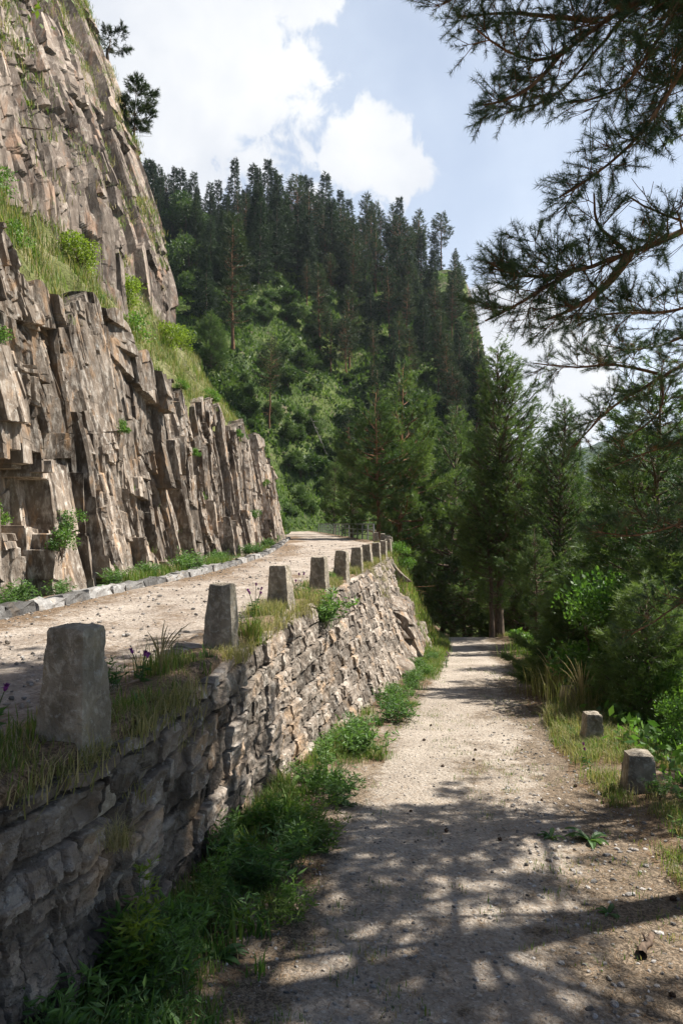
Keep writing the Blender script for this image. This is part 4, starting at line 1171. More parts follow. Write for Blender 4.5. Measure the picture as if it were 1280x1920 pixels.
fg_tree('pine_tree', 'large pine just outside the right side, its needled boughs reaching across the upper right sky', (4.9, 5.3, -1.2), (4.6, 5.0, 12.5), .2, [
    (6.6, [(1330, -40, 5.2), (1205, 0, 5.1), (1111, 49, 5.0), (1055, 94, 4.9), (1010, 120, 4.85), (950, 110, 4.8), (880, 60, 4.8)], dict(r0=.04, first=.35, step=.085, tw=(.3, .75), forks=[
        ([(1060, 90, 4.9), (1010, 150, 4.7), (960, 190, 4.6), (900, 200, 4.55)], dict(first=.15, step=.075, tw=(.25, .5))), ([(1120, 40, 5.0), (1040, 30, 5.1), (960, 20, 5.2), (860, 30, 5.2)], dict(first=.1, step=.07, tw=(.3, .6)))])),
    (7.2, [(1320, -60, 4.7), (1246, 75, 4.6), (1224, 116, 4.55), (1200, 160, 4.5), (1150, 190, 4.4), (1080, 200, 4.4)], dict(r0=.032, first=.35, step=.075, tw=(.3, .65))),
    (6.0, [(1320, 60, 4.4), (1231, 225, 4.3), (1190, 274, 4.3), (1152, 311, 4.3), (1110, 345, 4.25), (1060, 370, 4.25)], dict(r0=.03, first=.35, step=.06, tw=(.22, .5))),
    (4.3, [(1330, 400, 4.7), (1280, 432, 4.65), (1231, 454, 4.6), (1179, 474, 4.55), (1126, 491, 4.5), (1070, 512, 4.45), (1010, 519, 4.4), (961, 515, 4.35), (935, 490, 4.35)], dict(r0=.05, first=.60, step=.05, tw=(.22, .48), r1=.005, forks=[
        ([(1179, 476, 4.55), (1149, 525, 4.5), (1122, 547, 4.45), (1085, 577, 4.4), (1020, 600, 4.35)], dict(r0=.034, first=.35, step=.05, tw=(.25, .55))),
        ([(1171, 469, 4.55), (1119, 424, 4.5), (1115, 394, 4.5), (1117, 360, 4.45)], dict(r0=.015, first=.3, step=.07, tw=(.18, .38))),
        ([(1070, 512, 4.45), (1010, 545, 4.35), (960, 580, 4.3), (905, 605, 4.25)], dict(r0=.015, first=.1, step=.05, tw=(.2, .45))),
        ([(1290, 420, 4.6), (1231, 394, 4.5), (1175, 356, 4.5)], dict(r0=.008, first=.2, step=.1, tw=(.15, .35), tuft=.04))])),
    (7.6, [(1330, -90, 5.6), (1180, 30, 5.6), (1120, 100, 5.5), (1090, 150, 5.5), (1030, 190, 5.4), (960, 205, 5.4)], dict(r0=.03, first=.3, step=.085, tw=(.3, .6))),
    (8.2, [(1400, -160, 4.6), (1200, -120, 4.5), (1000, -60, 4.4), (880, -25, 4.3), (780, -10, 4.3)], dict(r0=.03, first=.25, step=.09, tw=(.3, .65))),
    (5.2, [(1350, 160, 5.6), (1280, 150, 5.5), (1230, 170, 5.4), (1190, 130, 5.4)], dict(r0=.02, first=.3, step=.09, tw=(.3, .6))),
    (7.0, [(1345, -20, 5.0), (1290, 40, 4.95), (1255, 120, 4.9), (1235, 200, 4.85), (1190, 250, 4.8)], dict(r0=.02, first=.3, step=.055, tw=(.25, .55))),
    (3.6, [(1350, 560, 5.2), (1290, 580, 5.1), (1220, 600, 5.0), (1150, 590, 5.0), (1080, 620, 4.9)], dict(r0=.022, first=.30, step=.06, tw=(.25, .55))),
], 501, [(7.5, 2.6, 3.2, .2), (8.5, 2.2, 3.0, .3), (9.2, 3.3, 2.6, .3), (8.0, 3.7, 3.2, .15), (6.5, 4.1, 3.4, .1), (7.0, 4.6, 3.2, .1), (9.5, 4.3, 2.6, .3), (10.5, 3.0, 2.0, .4), (10.2, 4.0, 2.2, .4), (5.5, 4.5, 3.4, .05), (7.4, 2.9, 3.6, .12), (8.6, 3.4, 3.2, .2), (9.6, 2.4, 2.8, .25), (7.8, 4.2, 3.6, .12), (8.8, 4.8, 3.2, .15), (9.8, 3.8, 2.8, .2), (7.0, 5.0, 3.6, .05), (8.2, 5.4, 3.4, .1), (10.4, 5.0, 2.4, .2), (6.6, 4.7, 3.8, .05), (5.0, 5.0, 3.6, .0), (8.8, 1.4, 2.6, .2), (6.2, 1.0, 3.0, .1), (7.6, .3, 3.0, .1), (11.2, 1.5, 1.6, .5), (9.8, 5.4, 2.4, .2), (7.2, 5.6, 3.0, .1), (11.6, 4.0, 1.5, .5)])
fg_tree('pine_tree', 'sunlit pine outside the right side whose drooping bough crosses in front of the blue mountain', (6.6, 7.6, -2.6), (6.3, 7.4, 8.5), .17, [
    (4.1, [(1330, 655, 6.9), (1265, 682, 6.8), (1231, 705, 6.7), (1175, 731, 6.6), (1130, 761, 6.5), (1100, 795, 6.45), (1074, 821, 6.4)], dict(r0=.045, first=.3, step=.095, tw=(.4, .8), forks=[
        ([(1236, 705, 6.7), (1246, 742, 6.6), (1238, 776, 6.5), (1200, 810, 6.4)], dict(r0=.016, first=.2, step=.09, tw=(.25, .5))), ([(1231, 700, 6.7), (1150, 680, 6.7), (1080, 690, 6.6), (1000, 680, 6.6)], dict(r0=.018, first=.15, step=.085, tw=(.3, .6)))])),
    (3.3, [(1340, 790, 6.6), (1270, 830, 6.5), (1200, 850, 6.4), (1120, 880, 6.3)], dict(r0=.03, first=.2, step=.09, tw=(.4, .8))),
    (4.8, [(1340, 600, 7.4), (1260, 640, 7.3), (1190, 650, 7.2), (1130, 640, 7.2)], dict(r0=.028, first=.2, step=.1, tw=(.3, .7))),
    (2.2, [(1340, 960, 6.4), (1270, 990, 6.2), (1190, 1010, 6.1), (1110, 1000, 6.0)], dict(r0=.03, first=.2, step=.085, tw=(.4, .8))),
    (1.2, [(1340, 1090, 6.2), (1270, 1130, 6.1), (1180, 1190, 6.0)], dict(r0=.026, first=.3, step=.1, tw=(.35, .7))),
], 502, [(6.5, 2.5, 2.4, .2), (5.6, 3.6, 2.6, .15), (7.4, 3.2, 1.8, .3), (6.0, 4.6, 2.4, .1), (4.6, 5.2, 2.8, 0), (7.8, 4.4, 1.4, .4), (5.2, .6, 2.8, .1), (3.6, 1.2, 2.8, 0), (6.8, 1.2, 2.0, .2)])

# grass of the open hillside
rng = np.random.default_rng(78)
n = 90000
ux = rng.uniform(-42, 34, n); uy = 50 + 140 * rng.random(n); hz_ = hill_z(ux, uy)
keep = (hz_ > 1.8) & (np.abs(ux) < .28 * uy) & (fbm(ux / 7, uy / 7, octv=3, seed=60) < .12)
P_ = np.stack([ux, uy, hz_ - .05], 1)[keep]; n = len(P_)
v, q, t = blades(P_, .35 + .0035 * P_[:, 1] * rng.uniform(.5, 1.3, n), .16, rng, .9)
mb = MB(); mb.add(v, q, t, tint=np.repeat(np.clip(.45 + .6 * fbm(P_[:, 0] / 4, P_[:, 1] / 4, octv=3, seed=63) + rng.normal(0, .15, n), 0, .88), 5))
tag(mb.build('hillside_grass', M['grass']), kind='stuff')

# ------------------------------------------------------------------ grass
def grass_obj(name, mat, P, h, wid, per, rng, lean=.55, spread=.06, dry=.2, tint0=.5):
    n = len(P)
    Q = np.repeat(P, per, 0); Q[:, :2] += rng.normal(0, spread, (len(Q), 2))
    hh = np.repeat(np.broadcast_to(np.asarray(h, float), (n,)), per) * rng.uniform(.45, 1.15, len(Q))
    v, q, t = blades(Q, hh, wid, rng, lean)
    tn = np.clip(np.repeat(rng.normal(tint0, .18, n), per) + rng.normal(0, .1, len(Q)), 0, .88)
    tn = np.where(rng.random(len(Q)) < dry, .95, tn)
    mb = MB(); mb.add(v, q, t, tint=np.repeat(tn, 5))
    return tag(mb.build(name, M[mat]), kind='stuff')


rng = np.random.default_rng(900)
# bench between the cliffs
n = 9000
d = 6 + 46 * rng.random(n) ** 1.25; t = rng.random(n) ** .9
x, z = bench_pt(d, t); keep = fbm(x * .9, d * .7, octv=3, seed=93) > -.22
P_ = np.stack([x, d, z - .03], 1)[keep]
gh = rng.uniform(.18, .42, len(P_))
half = rng.random(len(P_)) < .55
grass_obj('bench_grass', 'grass', P_[half], gh[half], .016, 9, rng, .6, .10, .15)
grass_obj('bleached_bench_grass', 'drygrass', P_[~half], gh[~half] * 1.1, .014, 9, rng, .6, .10, .25)
# tufts on the faces of both cliffs
def face_points(Pg, n, rng, lo, hi, uh=1.0):
    i = rng.integers(2, int((Pg.shape[0] - 3) * uh), n); j = (rng.uniform(lo, hi, n) * (Pg.shape[1] - 3)).astype(int) + 1
    nn = np.cross(Pg[i + 1, j] - Pg[i - 1, j], Pg[i, j + 1] - Pg[i, j - 1]); nn = unit(nn); nn *= np.sign(nn[:, :1])
    return Pg[i, j], nn
p, nn = face_points(UPC, 70000, rng, .02, .98, .93)
k = (nn[:, 2] > .50) & (p[:, 1] > 6) & (fbm(p[:, 1] * .22, p[:, 2] * .16, octv=3, seed=95) > .06)
p = p[k]; rr = rng.random(len(p)) < .6
grass_obj('cliff_grass', 'grass', p[rr], .30, .022, 9, rng, .7, .12, .2)
grass_obj('dry_cliff_grass', 'drygrass', p[~rr], .32, .022, 8, rng, .7, .12, .3)
CUT = np.stack([CLX, Y_CUT, CLZ], -1)
p, nn = face_points(CUT, 16000, rng, .03, .97)
k = (nn[:, 2] > .72) & (p[:, 1] > 6) & (fbm(p[:, 1] * .5, p[:, 2] * .5, octv=3, seed=96) > .10)
grass_obj('ledge_grass', 'grass', p[k], .20, .012, 9, rng, .7, .07, .25)
# foot of the cutting, behind the kerb
n = 900; d = 6 + 40 * rng.random(n) ** 1.4; x = road_l(d) - .28 - rng.random(n) * .55
k = fbm(d * .8, d * 0, octv=3, seed=97) > .14
P_ = np.stack([x, d, road_z(d) + .02], 1)[k]
grass_obj('kerb_grass', 'grass', P_, .30, .010, 12, rng, .7, .08, .1)
# along the wall top, between the bollards
n = 2900; d = 2.2 + 34 * rng.random(n) ** 1.3; x = road_r(d) - .02 - .45 * rng.random(n) ** 1.2
k = fbm(d * 1.1, x * 2, octv=3, seed=98) > np.where(d < 8.5, .28, -.10)
P_ = np.stack([x, d, road_z(d) + .0], 1)[k]
grass_obj('wall_top_grass', 'drygrass', P_, np.where(P_[:, 1] < 7, .12, .22), .006, 14, rng, .75, .05, .35)
k2 = rng.random(len(P_)) < .45
grass_obj('green_wall_top_grass', 'grass', P_[k2], .17, .007, 10, rng, .7, .05, .1)
# hanging tufts on the face of the wall
n = 320; d = 3.2 + 19 * rng.random(n); vv_ = .62 + .40 * rng.random(n) ** .6
zb, zt = path_z(d), road_z(d); x = wall_b(d) + (road_r(d) - wall_b(d)) * vv_ ** .85 + .06
P_ = np.stack([x, d, zb + (zt - zb) * vv_], 1)[fbm(d * .9, vv_ * 3, octv=2, seed=99) > .12]
n2 = 420; d2 = 2.4 + 9 * rng.random(n2); k2_ = fbm(d2 * 1.4, d2 * 0, octv=3, seed=133) > -.02
P_ = np.concatenate([P_, np.stack([road_r(d2) + rng.uniform(-.05, .07, n2), d2, road_z(d2) - .02 - .08 * rng.random(n2)], 1)[k2_]])
grass_obj('wall_face_grass', 'drygrass', P_, .17, .006, 16, rng, 1.25, .05, .35)
# wall foot verge
n = 5200; d = 2.4 + 27 * rng.random(n) ** 1.7; f = rng.random(n) ** 1.3; x0 = wall_b(d) + .12; x = x0 + (path_l(d) + .25 - x0) * f
k = fbm(d * .8, x * 1.2, octv=3, seed=130) > -.25 + .5 * f * (d < 12)
P_ = np.stack([x, d, ground_z(x, d)], 1)[k]; hv = np.where(P_[:, 1] < 5.5, .11, .17) * (1.15 - .5 * f[k])
grass_obj('verge_grass', 'grass', P_, hv, .006, 9, rng, .8, .05, .12, .35)
# bank beyond the wall
n = 1800; d = 22 + 16 * rng.random(n); x = road_r(d) + (path_l(d) + .1 - road_r(d)) * rng.random(n)
grass_obj('bank_grass', 'grass', np.stack([x, d, ground_z(x, d)], 1), .32, .014, 9, rng, .7, .10, .25)
# valley edge of the footpath
n = 5600; d = 2.6 + 32 * rng.random(n) ** 1.6; x = path_r(d) - .02 + .2 * rng.random(n) + 1.4 * rng.random(n) ** 1.2
k = fbm(d * .7, x * .9, octv=3, seed=131) > np.where(d < 6.0, .08, -.04)
P_ = np.stack([x, d, ground_z(x, d)], 1)[k]; c = rng.random(len(P_)) < .55
hr = np.where(P_[:, 1] < 7.2, .11, np.where(P_[:, 1] < 10, .17, .26))
grass_obj('edge_grass', 'grass', P_[c], hr[c], .006, 16, rng, .9, .05, .15)
grass_obj('dry_edge_grass', 'drygrass', P_[~c], hr[~c] * 1.15, .0055, 13, rng, 1.0, .05, .4)
# fine sparse grass in the gravel
n = 620; d = 3 + 22 * rng.random(n) ** 1.5; x = path_l(d) + (path_r(d) - path_l(d)) * rng.random(n)
k = fbm(d * .9, x * 1.3, octv=2, seed=132) > .05
P_ = np.stack([x, d, ground_z(x, d)], 1)[k]
grass_obj('path_grass', 'grass', P_, .055, .005, 12, rng, .9, .05, .3)
# forest floor
n = 9000; d = 5 + 55 * rng.random(n) ** 1.3; x = path_r(d) + .9 + 16 * rng.random(n) ** 1.4
P_ = np.stack([x, d, ground_z(x, d)], 1)
Lf = rng.uniform(.06, .14, len(P_) * 4) * (1 + np.repeat(d, 4) * .03); Q = np.repeat(P_, 4, 0) + rng.normal(0, .18, (len(P_) * 4, 3)) * (1, 1, .4) + (0, 0, .15)
v, q = leaves(Q, unit(rng.normal(size=Q.shape) + (0, 0, .5)), Lf, Lf * .5, rng)
mb = MB(); mb.add(v, q, tint=np.repeat(np.clip(rng.normal(.45, .2, len(Q)), 0, .88), 4)); tag(mb.build('forest_undergrowth', M['leaf']), kind='stuff')

# tall feathery grass clumps and bright tussocks, each a thing
def tussock(name, label, cat, x, d, h, mat, nb, rng, wid=.007, lean=.6, spread=.07, dry=.2, heads=0, z=None):
    zz = float(ground_z(x, d)) if z is None else z
    P0 = np.zeros((1, 3)); Q = np.repeat(P0, nb, 0); Q[:, :2] += rng.normal(0, spread, (nb, 2))
    v, q, t = blades(Q, h * rng.uniform(.4, 1.1, nb), wid, rng, lean)
    tn = np.where(rng.random(nb) < dry, .95, np.clip(rng.normal(.55, .15, nb), 0, .88))
    r = thing(name, label, cat, (x, d, zz - .01))
    mb = MB(); mb.add(v, q, t, tint=np.repeat(tn, 5)); mb.build('foliage', M[mat], r)
    if heads:
        mb = MB()
        for i in range(heads):
            a = rng.uniform(0, 6.28); l = h * rng.uniform(1.0, 1.5); b = np.array([math.cos(a), math.sin(a), 0]) * rng.uniform(.1, .45)
            p = np.array([b * s * s * l + np.array([0, 0, l * (s - .18 * s ** 3)]) for s in np.linspace(0, 1, 7)])
            mb.tube(p, np.array([.0018, .0018, .0018, .0018, .004, .0035, .001]) * (1 + d * .03), 4, tint=.95)
        mb.build('seed_heads', M['drygrass'], r)
    return r
rng = np.random.default_rng(910)
tussock('tall_grass', 'tall feathery grass with pale seed heads leaning over the right path edge', 'grass clump', 3.95, 11.2, .80, 'drygrass', 300, rng, .008, .6, .25, .25, 20)
tussock('tall_grass', 'tall feathery grass just beyond the seed-headed clump at the right edge', 'grass clump', 4.1, 13.2, .75, 'drygrass', 300, rng, .011, .6, .25, .25, 14)
tussock('bright_tussock', 'bright yellow-green tussock at the far right bend of the footpath', 'grass clump', 5.75, 18.6, .85, 'grass', 380, rng, .013, .5, .28, .05)
tussock('bright_tussock', 'farther bright green tussock where the path meets the wood', 'grass clump', 6.2, 22.5, .7, 'grass', 320, rng, .015, .6, .45, .05)
tussock('grass_tuft', 'dark drooping grass tuft hanging beside the second bollard', 'grass clump', float(road_r(6.5)) + .02, 6.35, .40, 'grass', 240, rng, .006, 1.1, .06, .35, z=.93)
tussock('grass_tuft', 'grass tuft with tall stalks growing at the road edge before the second bollard', 'grass clump', float(road_r(4.9)) - .25, 4.75, .34, 'grass', 170, rng, .004, .55, .09, .15, 12, z=.94)
tussock('grass_tuft', 'brown withered grass tuft hanging below the nearest bollard', 'grass clump', -1.0, 3.05, .16, 'drygrass', 200, rng, .003, 1.2, .03, .6, z=.58)
tussock('grass_tuft', 'pale dry grass tuft near the right edge in front of the nearest low bollard', 'grass clump', 2.65, 4.75, .20, 'drygrass', 260, rng, .004, 1.0, .08, .45)
tussock('grass_tuft', 'dry grass clump around the foot of the nearest low bollard', 'grass clump', 3.05, 6.35, .15, 'drygrass', 360, rng, .005, .9, .22, .4)

# ------------------------------------------------------------------ leafy herbs, each clump a thing
def herb(name, label, x, d, kind, sc, seed, z=None, group=None, mat='herb'):
    rng = np.random.default_rng(seed); st, lf = MB(), MB()
    if kind == 'bushy':
        for s in range(int(34 * sc)):
            a = rng.uniform(0, 6.28); sp = rng.uniform(.1, .9); h = .34 * rng.uniform(.6, 1.1)
            p = np.array([[math.cos(a) * sp * .30 * t ** 1.3 + rng.normal(0, .05), math.sin(a) * sp * .30 * t ** 1.3 + rng.normal(0, .05) * 0, h * t * (1 - .25 * sp * t)] for t in np.linspace(0, 1, 6)]); p[:, :2] += rng.normal(0, .07, 2)
            st.tube(p, np.linspace(.0035, .001, 6), 3, cap=False)
            m_ = 16; tt_ = rng.uniform(.2, 1, m_); b = np.stack([np.interp(tt_, np.linspace(0, 1, 6), p[:, i]) for i in range(3)], 1)
            dr = unit(np.stack([rng.normal(size=m_), rng.normal(size=m_), rng.uniform(.1, .8, m_)], 1)); l = rng.uniform(.045, .085, m_)
            v, q = leaves(b, dr, l, l * .24, rng); lf.add(v, q, tint=np.repeat(np.clip(rng.normal(.3 + .4 * tt_, .15), 0, .88), 4))
    elif kind == 'rosette':
        m_ = 13; a = rng.uniform(0, 6.28, m_); dr = np.stack([np.cos(a), np.sin(a), rng.uniform(.35, 1.1, m_)], 1); l = rng.uniform(.14, .24, m_)
        for i in range(m_):
            s = np.linspace(0, 1, 6); ax = np.stack([np.cos(a[i]) * s, np.sin(a[i]) * s, dr[i, 2] * s - .75 * s * s], 1) * l[i]
            w = l[i] * .15 * np.sin(np.pi * np.clip(s * .9 + .08, 0, 1)); pr = np.array([-math.sin(a[i]), math.cos(a[i]), 0])
            G = np.stack([ax - pr * w[:, None] + (0, 0, .012), ax, ax + pr * w[:, None] + (0, 0, .012)], 1); g = grid(G); lf.add(g.v[0], g.q[0], tint=rng.uniform(.3, .85))
        st.tube([(0, 0, -.03), (0, 0, .02)], [.008, .006], 4)
    elif kind == 'umbel':
        for s in range(3):
            a = rng.uniform(0, 6.28); h = .42 * rng.uniform(.8, 1.15)
            p = np.array([[math.cos(a) * .10 * t * t, math.sin(a) * .10 * t * t, h * t] for t in np.linspace(0, 1, 7)]); st.tube(p, np.linspace(.004, .0018, 7), 4)
            for j in (3, 4, 5, 6):
                for b_ in range(4):
                    aa = rng.uniform(0, 6.28); e = p[j] + np.array([math.cos(aa), math.sin(aa), .35]) * rng.uniform(.05, .11); st.tube([p[j], e], [.002, .001], 3, cap=False)
                    m_ = 12; dr = unit(rng.normal(size=(m_, 3)) * (1, 1, .5) + np.array([math.cos(aa), math.sin(aa), .3])); l = rng.uniform(.03, .055, m_)
                    v, q = leaves(p[j] + (e - p[j]) * rng.uniform(.3, 1, (m_, 1)), dr, l, l * .22, rng); lf.add(v, q, tint=np.repeat(np.clip(rng.normal(.3 + .12 * j, .12, m_), 0, .88), 4))
    elif kind == 'blade':
        m_ = 26; v, q, t = blades(rng.normal(0, .05, (m_, 3)) * (1, 1, 0), rng.uniform(.14, .30, m_), .018, rng, .8); lf.add(v, q, t, tint=np.repeat(np.clip(rng.normal(.5, .2, m_), 0, .88), 5))
        st.tube([(0, 0, -.03), (0, 0, .02)], [.008, .006], 4)
    r = thing(name, label, 'plant', (x, d, (float(ground_z(x, d)) if z is None else z) - .01), rng.uniform(0, 6.28), (sc, sc, sc), group)
    st.build('stem', M['stem'], r); lf.build('leaves', M[mat], r)
    return r
herb('bushy_herb', 'round bright herb clump at the wall foot where the masonry starts to end', .90, 10.9, 'bushy', 1.35, 1)
herb('bushy_herb', 'round bright herb clump at the wall foot, in front of the farther sunlit one', .22, 8.6, 'bushy', 1.25, 2)
herb('umbel_plant', 'tall light yellow-green feathery plant growing against the dark near wall', -.98, 3.35, 'umbel', 1.15, 3, mat='leaf_yellow')
herb('broad_leaf_rosette', 'rosette of broad shiny leaves on the right side of the footpath', 2.02, 5.55, 'rosette', .85, 4)
herb('broad_leaf_rosette', 'smaller leaf rosette beside the broad rosette, nearer the path middle', 1.72, 5.62, 'rosette', .55, 5)
herb('broad_leaf_rosette', 'lone small rosette in the shaded gravel near the right edge', 1.68, 4.3, 'rosette', .45, 6)
herb('leafy_sapling', 'small leafy plant at the foot of the near wall, close to the lower left corner', -1.0, 2.85, 'bushy', .62, 7)
R1 = random.Random(5)
lab = ('lush green herb in the shaded strip along the wall foot', 'lush herbs along the shaded wall foot')
for i in range(74):
    dd = 2.5 + 4.8 * R1.random() ** 1.1; f = R1.random(); x0 = float(wall_b(dd)) + .18; x = x0 + (float(path_l(dd)) + .10 - x0) * f
    herb('wall_foot_herb', lab[0], x, dd, R1.choice(['bushy', 'bushy', 'blade', 'rosette', 'umbel', 'blade']), R1.uniform(.6, 1.35) * (1 - .35 * f), 20 + i, group=lab[1], mat=R1.choice(['herb', 'herb', 'leaf', 'grass']))
for i in range(34):
    dd = 7.2 + 15 * R1.random(); f = R1.random(); x0 = float(wall_b(dd)) + .2; x = x0 + (float(path_l(dd)) - x0) * f
    herb('sunny_verge_herb', 'sunlit green herb on the verge between wall and footpath', x, dd, R1.choice(['bushy', 'bushy', 'blade']), R1.uniform(.6, 1.1), 80 + i, group='sunlit herbs on the left verge')
for i in range(22):
    dd = 3.0 + 26 * R1.random() ** 1.2; x = float(road_r(dd)) - .05 - .4 * R1.random()
    herb('wall_top_herb', 'small herb between the bollards on the wall top', x, dd, R1.choice(['bushy', 'blade', 'blade']), R1.uniform(.4, .75), 130 + i, z=float(road_z(dd)) + .02, group='herbs on the wall top')
for i in range(20):
    dd = 7 + 34 * R1.random() ** 1.2; x = float(road_l(dd)) - .35 - .4 * R1.random()
    herb('roadside_herb', 'bright herb clump between kerb and cliff foot', x, dd, 'bushy', R1.uniform(.8, 1.5), 160 + i, z=float(road_z(dd)) + .02, group='herb clumps at the foot of the cutting')
for i in range(24):
    dd = 4.5 + 18 * R1.random(); x = float(path_r(dd)) + .25 + .9 * R1.random()
    herb('edge_herb', 'small green herb in the grass on the valley side of the footpath', x, dd, R1.choice(['bushy', 'blade', 'rosette']), R1.uniform(.5, .9), 190 + i, group='herbs on the valley edge')
herb('bushy_herb', 'green bushy herb hanging over the wall below the fourth bollard', float(road_r(10.2)) + .12, 10.1, 'bushy', 1.6, 230, z=.55)

# shrubs on the bench and the cliffs
for (d_, t_, k_, s_, lb) in ((17.5, .55, 0, .75, 'yellow-green shrub on the bench above the corner pillar, left one'), (21.5, .62, 0, .8, 'yellow-green shrub on the bench below the cliff edge'), (25, .5, 0, .85, 'yellow-green shrub near the far end of the bench'),
                             (13.5, .6, 1, .6, 'green shrub on the near end of the bench'), (19, .25, 1, 1.0, 'green shrub at the lip of the cutting above the pillar'), (12.5, .2, 1, .55, 'small shrub on the lip of the cutting at the left'), (29, .7, 0, .9, 'last yellow-green shrub of the bench, beside the small pine')):
    x, z = bench_pt(np.array(d_), np.array(t_)); cliff_bush[k_].place((float(x), d_, float(z) - .05), d_, s_, lb, 'shrub')
rng = np.random.default_rng(930)
p, nn = face_points(UPC, 4000, rng, .02, .95, .92)
p = p[(nn[:, 2] > .55) & (p[:, 1] > 9)][:45]
for i, q_ in enumerate(p):
    cliff_bush[1].place((q_[0] + .05, q_[1], q_[2] - .1), i * 1.7, .5 + .5 * rng.random(), 'small green shrub rooted on a ledge of the high cliff', 'shrub', 'ledge shrubs of the high cliff')
p, nn = face_points(CUT, 3000, rng, .1, .95)
p = p[(nn[:, 2] > .7) & (p[:, 1] > 7) & (p[:, 1] < 40)][:22]
for i, q_ in enumerate(p):
    cliff_bush[1].place((q_[0] + .03, q_[1], q_[2] - .06), i * 1.3, .35 + .3 * rng.random(), 'small green shrub rooted in a crack of the road cutting', 'shrub', 'crack shrubs of the road cutting')
# the leafy sprig hanging in from above at the upper left
sp = thing('leafy_branch', 'yellow-green leafy branch hanging in front of the high cliff at the very top', 'branch')
rng = np.random.default_rng(940); mb, lf = MB(), MB()
j = int(.62 * (UPC.shape[1] - 1)); root = UPC[int(UPC.shape[0] * .42), int(.47 * UPC.shape[1])]
for (Xe, Ye) in ((75, 10), (98, 45), (62, 30), (88, 22), (152, 14), (140, -5)):
    e = px(Xe, Ye, root[1] - 2.2); b = root + rng.normal(0, .3, 3); m_ = (b + e) / 2 + (0, 0, .8)
    P_, _l = lerp_path([b, m_, e], 12); mb.tube(P_, np.linspace(.03, .006, 12), 4)
    n = 60; t_ = rng.uniform(.45, 1, n); c = np.stack([np.interp(t_, np.linspace(0, 1, 12), P_[:, i]) for i in range(3)], 1) + rng.normal(0, .14, (n, 3))
    v, q = leaves(c, unit(rng.normal(size=(n, 3)) + (0, 0, -.7)), .16 * rng.uniform(.7, 1.2, n), .10, rng); lf.add(v, q, tint=np.repeat(np.clip(rng.normal(.55, .2, n), 0, .88), 4))
mb.build('stem', M['bark'], sp); lf.build('leaves', M['leaf_yellow'], sp)
rt = px(0, 235, 17.0); tag(MB().tube(lerp_path([rt + (-1.0, .3, .2), rt, rt + (.6, -.1, -.1), rt + (1.1, .1, -.06)], 10)[0], np.linspace(.06, .01, 10), 5).build('dead_branch', M['bark']), 'bare dead branch sticking out of the high cliff at the left edge', 'branch')

# ------------------------------------------------------------------ thistles
def thistle(label, x, d, z, h, n, seed, group=None):
    rng = np.random.default_rng(seed); r = thing('thistle', label, 'flower', (x, d, z - .01), rng.uniform(0, 6), group=group); st, lf = MB(), MB()
    for i in range(n):
        a = rng.uniform(0, 6.28); l = h * rng.uniform(.7, 1.1); p = np.array([[math.cos(a) * .25 * l * t ** 1.6, math.sin(a) * .25 * l * t ** 1.6, l * t] for t in np.linspace(0, 1, 7)])
        st.tube(p, np.linspace(.004, .0025, 7), 4)
        m_ = 9; tt_ = rng.uniform(.1, .7, m_); b = np.stack([np.interp(tt_, np.linspace(0, 1, 7), p[:, k]) for k in range(3)], 1); v, q = leaves(b, unit(rng.normal(size=(m_, 3)) * (1, 1, .4)), .07, .018, rng); lf.add(v, q, tint=.4)
        e = p[-1]; dn = unit(p[-1] - p[-2]); hd = MB(); hd.tube([e, e + dn * .012, e + dn * .022], [.006, .011, .010], 6)
        k = 40; dr = unit(dn + rng.normal(0, .55, (k, 3))); v, q = leaves(np.repeat((e + dn * .018)[None], k, 0), dr, .026, .006, rng); hd.add(v, q); hd.build('flower_head', M['petal'], r)
    st.build('stem', M['stem'], r); lf.build('leaves', M['herb'], r)
thistle('thistle with several purple heads in front of the third bollard', float(road_r(7.9)) - .28, 7.9, .95, .42, 5, 1)
thistle('purple thistles between the third and fourth bollards', float(road_r(9.9)) - .2, 9.9, .95, .40, 5, 2)
thistle('dark thistle standing at the left edge beside the nearest bollard', -1.72, 3.35, .95, .36, 2, 3)
thistle('small purple flower in front of the nearest bollard', -1.62, 2.92, .93, .14, 2, 4)
thistle('purple thistle in the grass between the two nearest low bollards', 2.85, 7.9, float(ground_z(2.85, 7.9)), .30, 2, 5)
thistle('purple thistles on the verge at the far end of the wall', 2.9, 19.0, float(ground_z(2.9, 19)), .40, 6, 6)
thistle('purple flowers in the grass tuft between the two nearest bollards', float(road_r(4.6)) - .3, 4.55, .95, .22, 3, 7)

# ------------------------------------------------------------------ stones, cones, litter
def rock_v(rng, size, flat=.5):
    f = (1 + 5 ** .5) / 2
    v = unit(np.array([(-1, f, 0), (1, f, 0), (-1, -f, 0), (1, -f, 0), (0, -1, f), (0, 1, f), (0, -1, -f), (0, 1, -f), (f, 0, -1), (f, 0, 1), (-f, 0, -1), (-f, 0, 1)], float))
    v = v * rng.uniform(.65, 1.15, (12, 1)) * np.array([rng.uniform(.7, 1.3), rng.uniform(.5, .9), flat]) * size
    a = rng.uniform(0, 6.28); c, s = math.cos(a), math.sin(a)
    return v @ np.array([[c, -s, 0], [s, c, 0], [0, 0, 1]])
IT = np.array([(0, 11, 5), (0, 5, 1), (0, 1, 7), (0, 7, 10), (0, 10, 11), (1, 5, 9), (5, 11, 4), (11, 10, 2), (10, 7, 6), (7, 1, 8), (3, 9, 4), (3, 4, 2), (3, 2, 6), (3, 6, 8), (3, 8, 9), (4, 9, 5), (2, 4, 11), (6, 2, 10), (8, 6, 7), (9, 8, 1)])
rng = np.random.default_rng(950)
mb = MB()
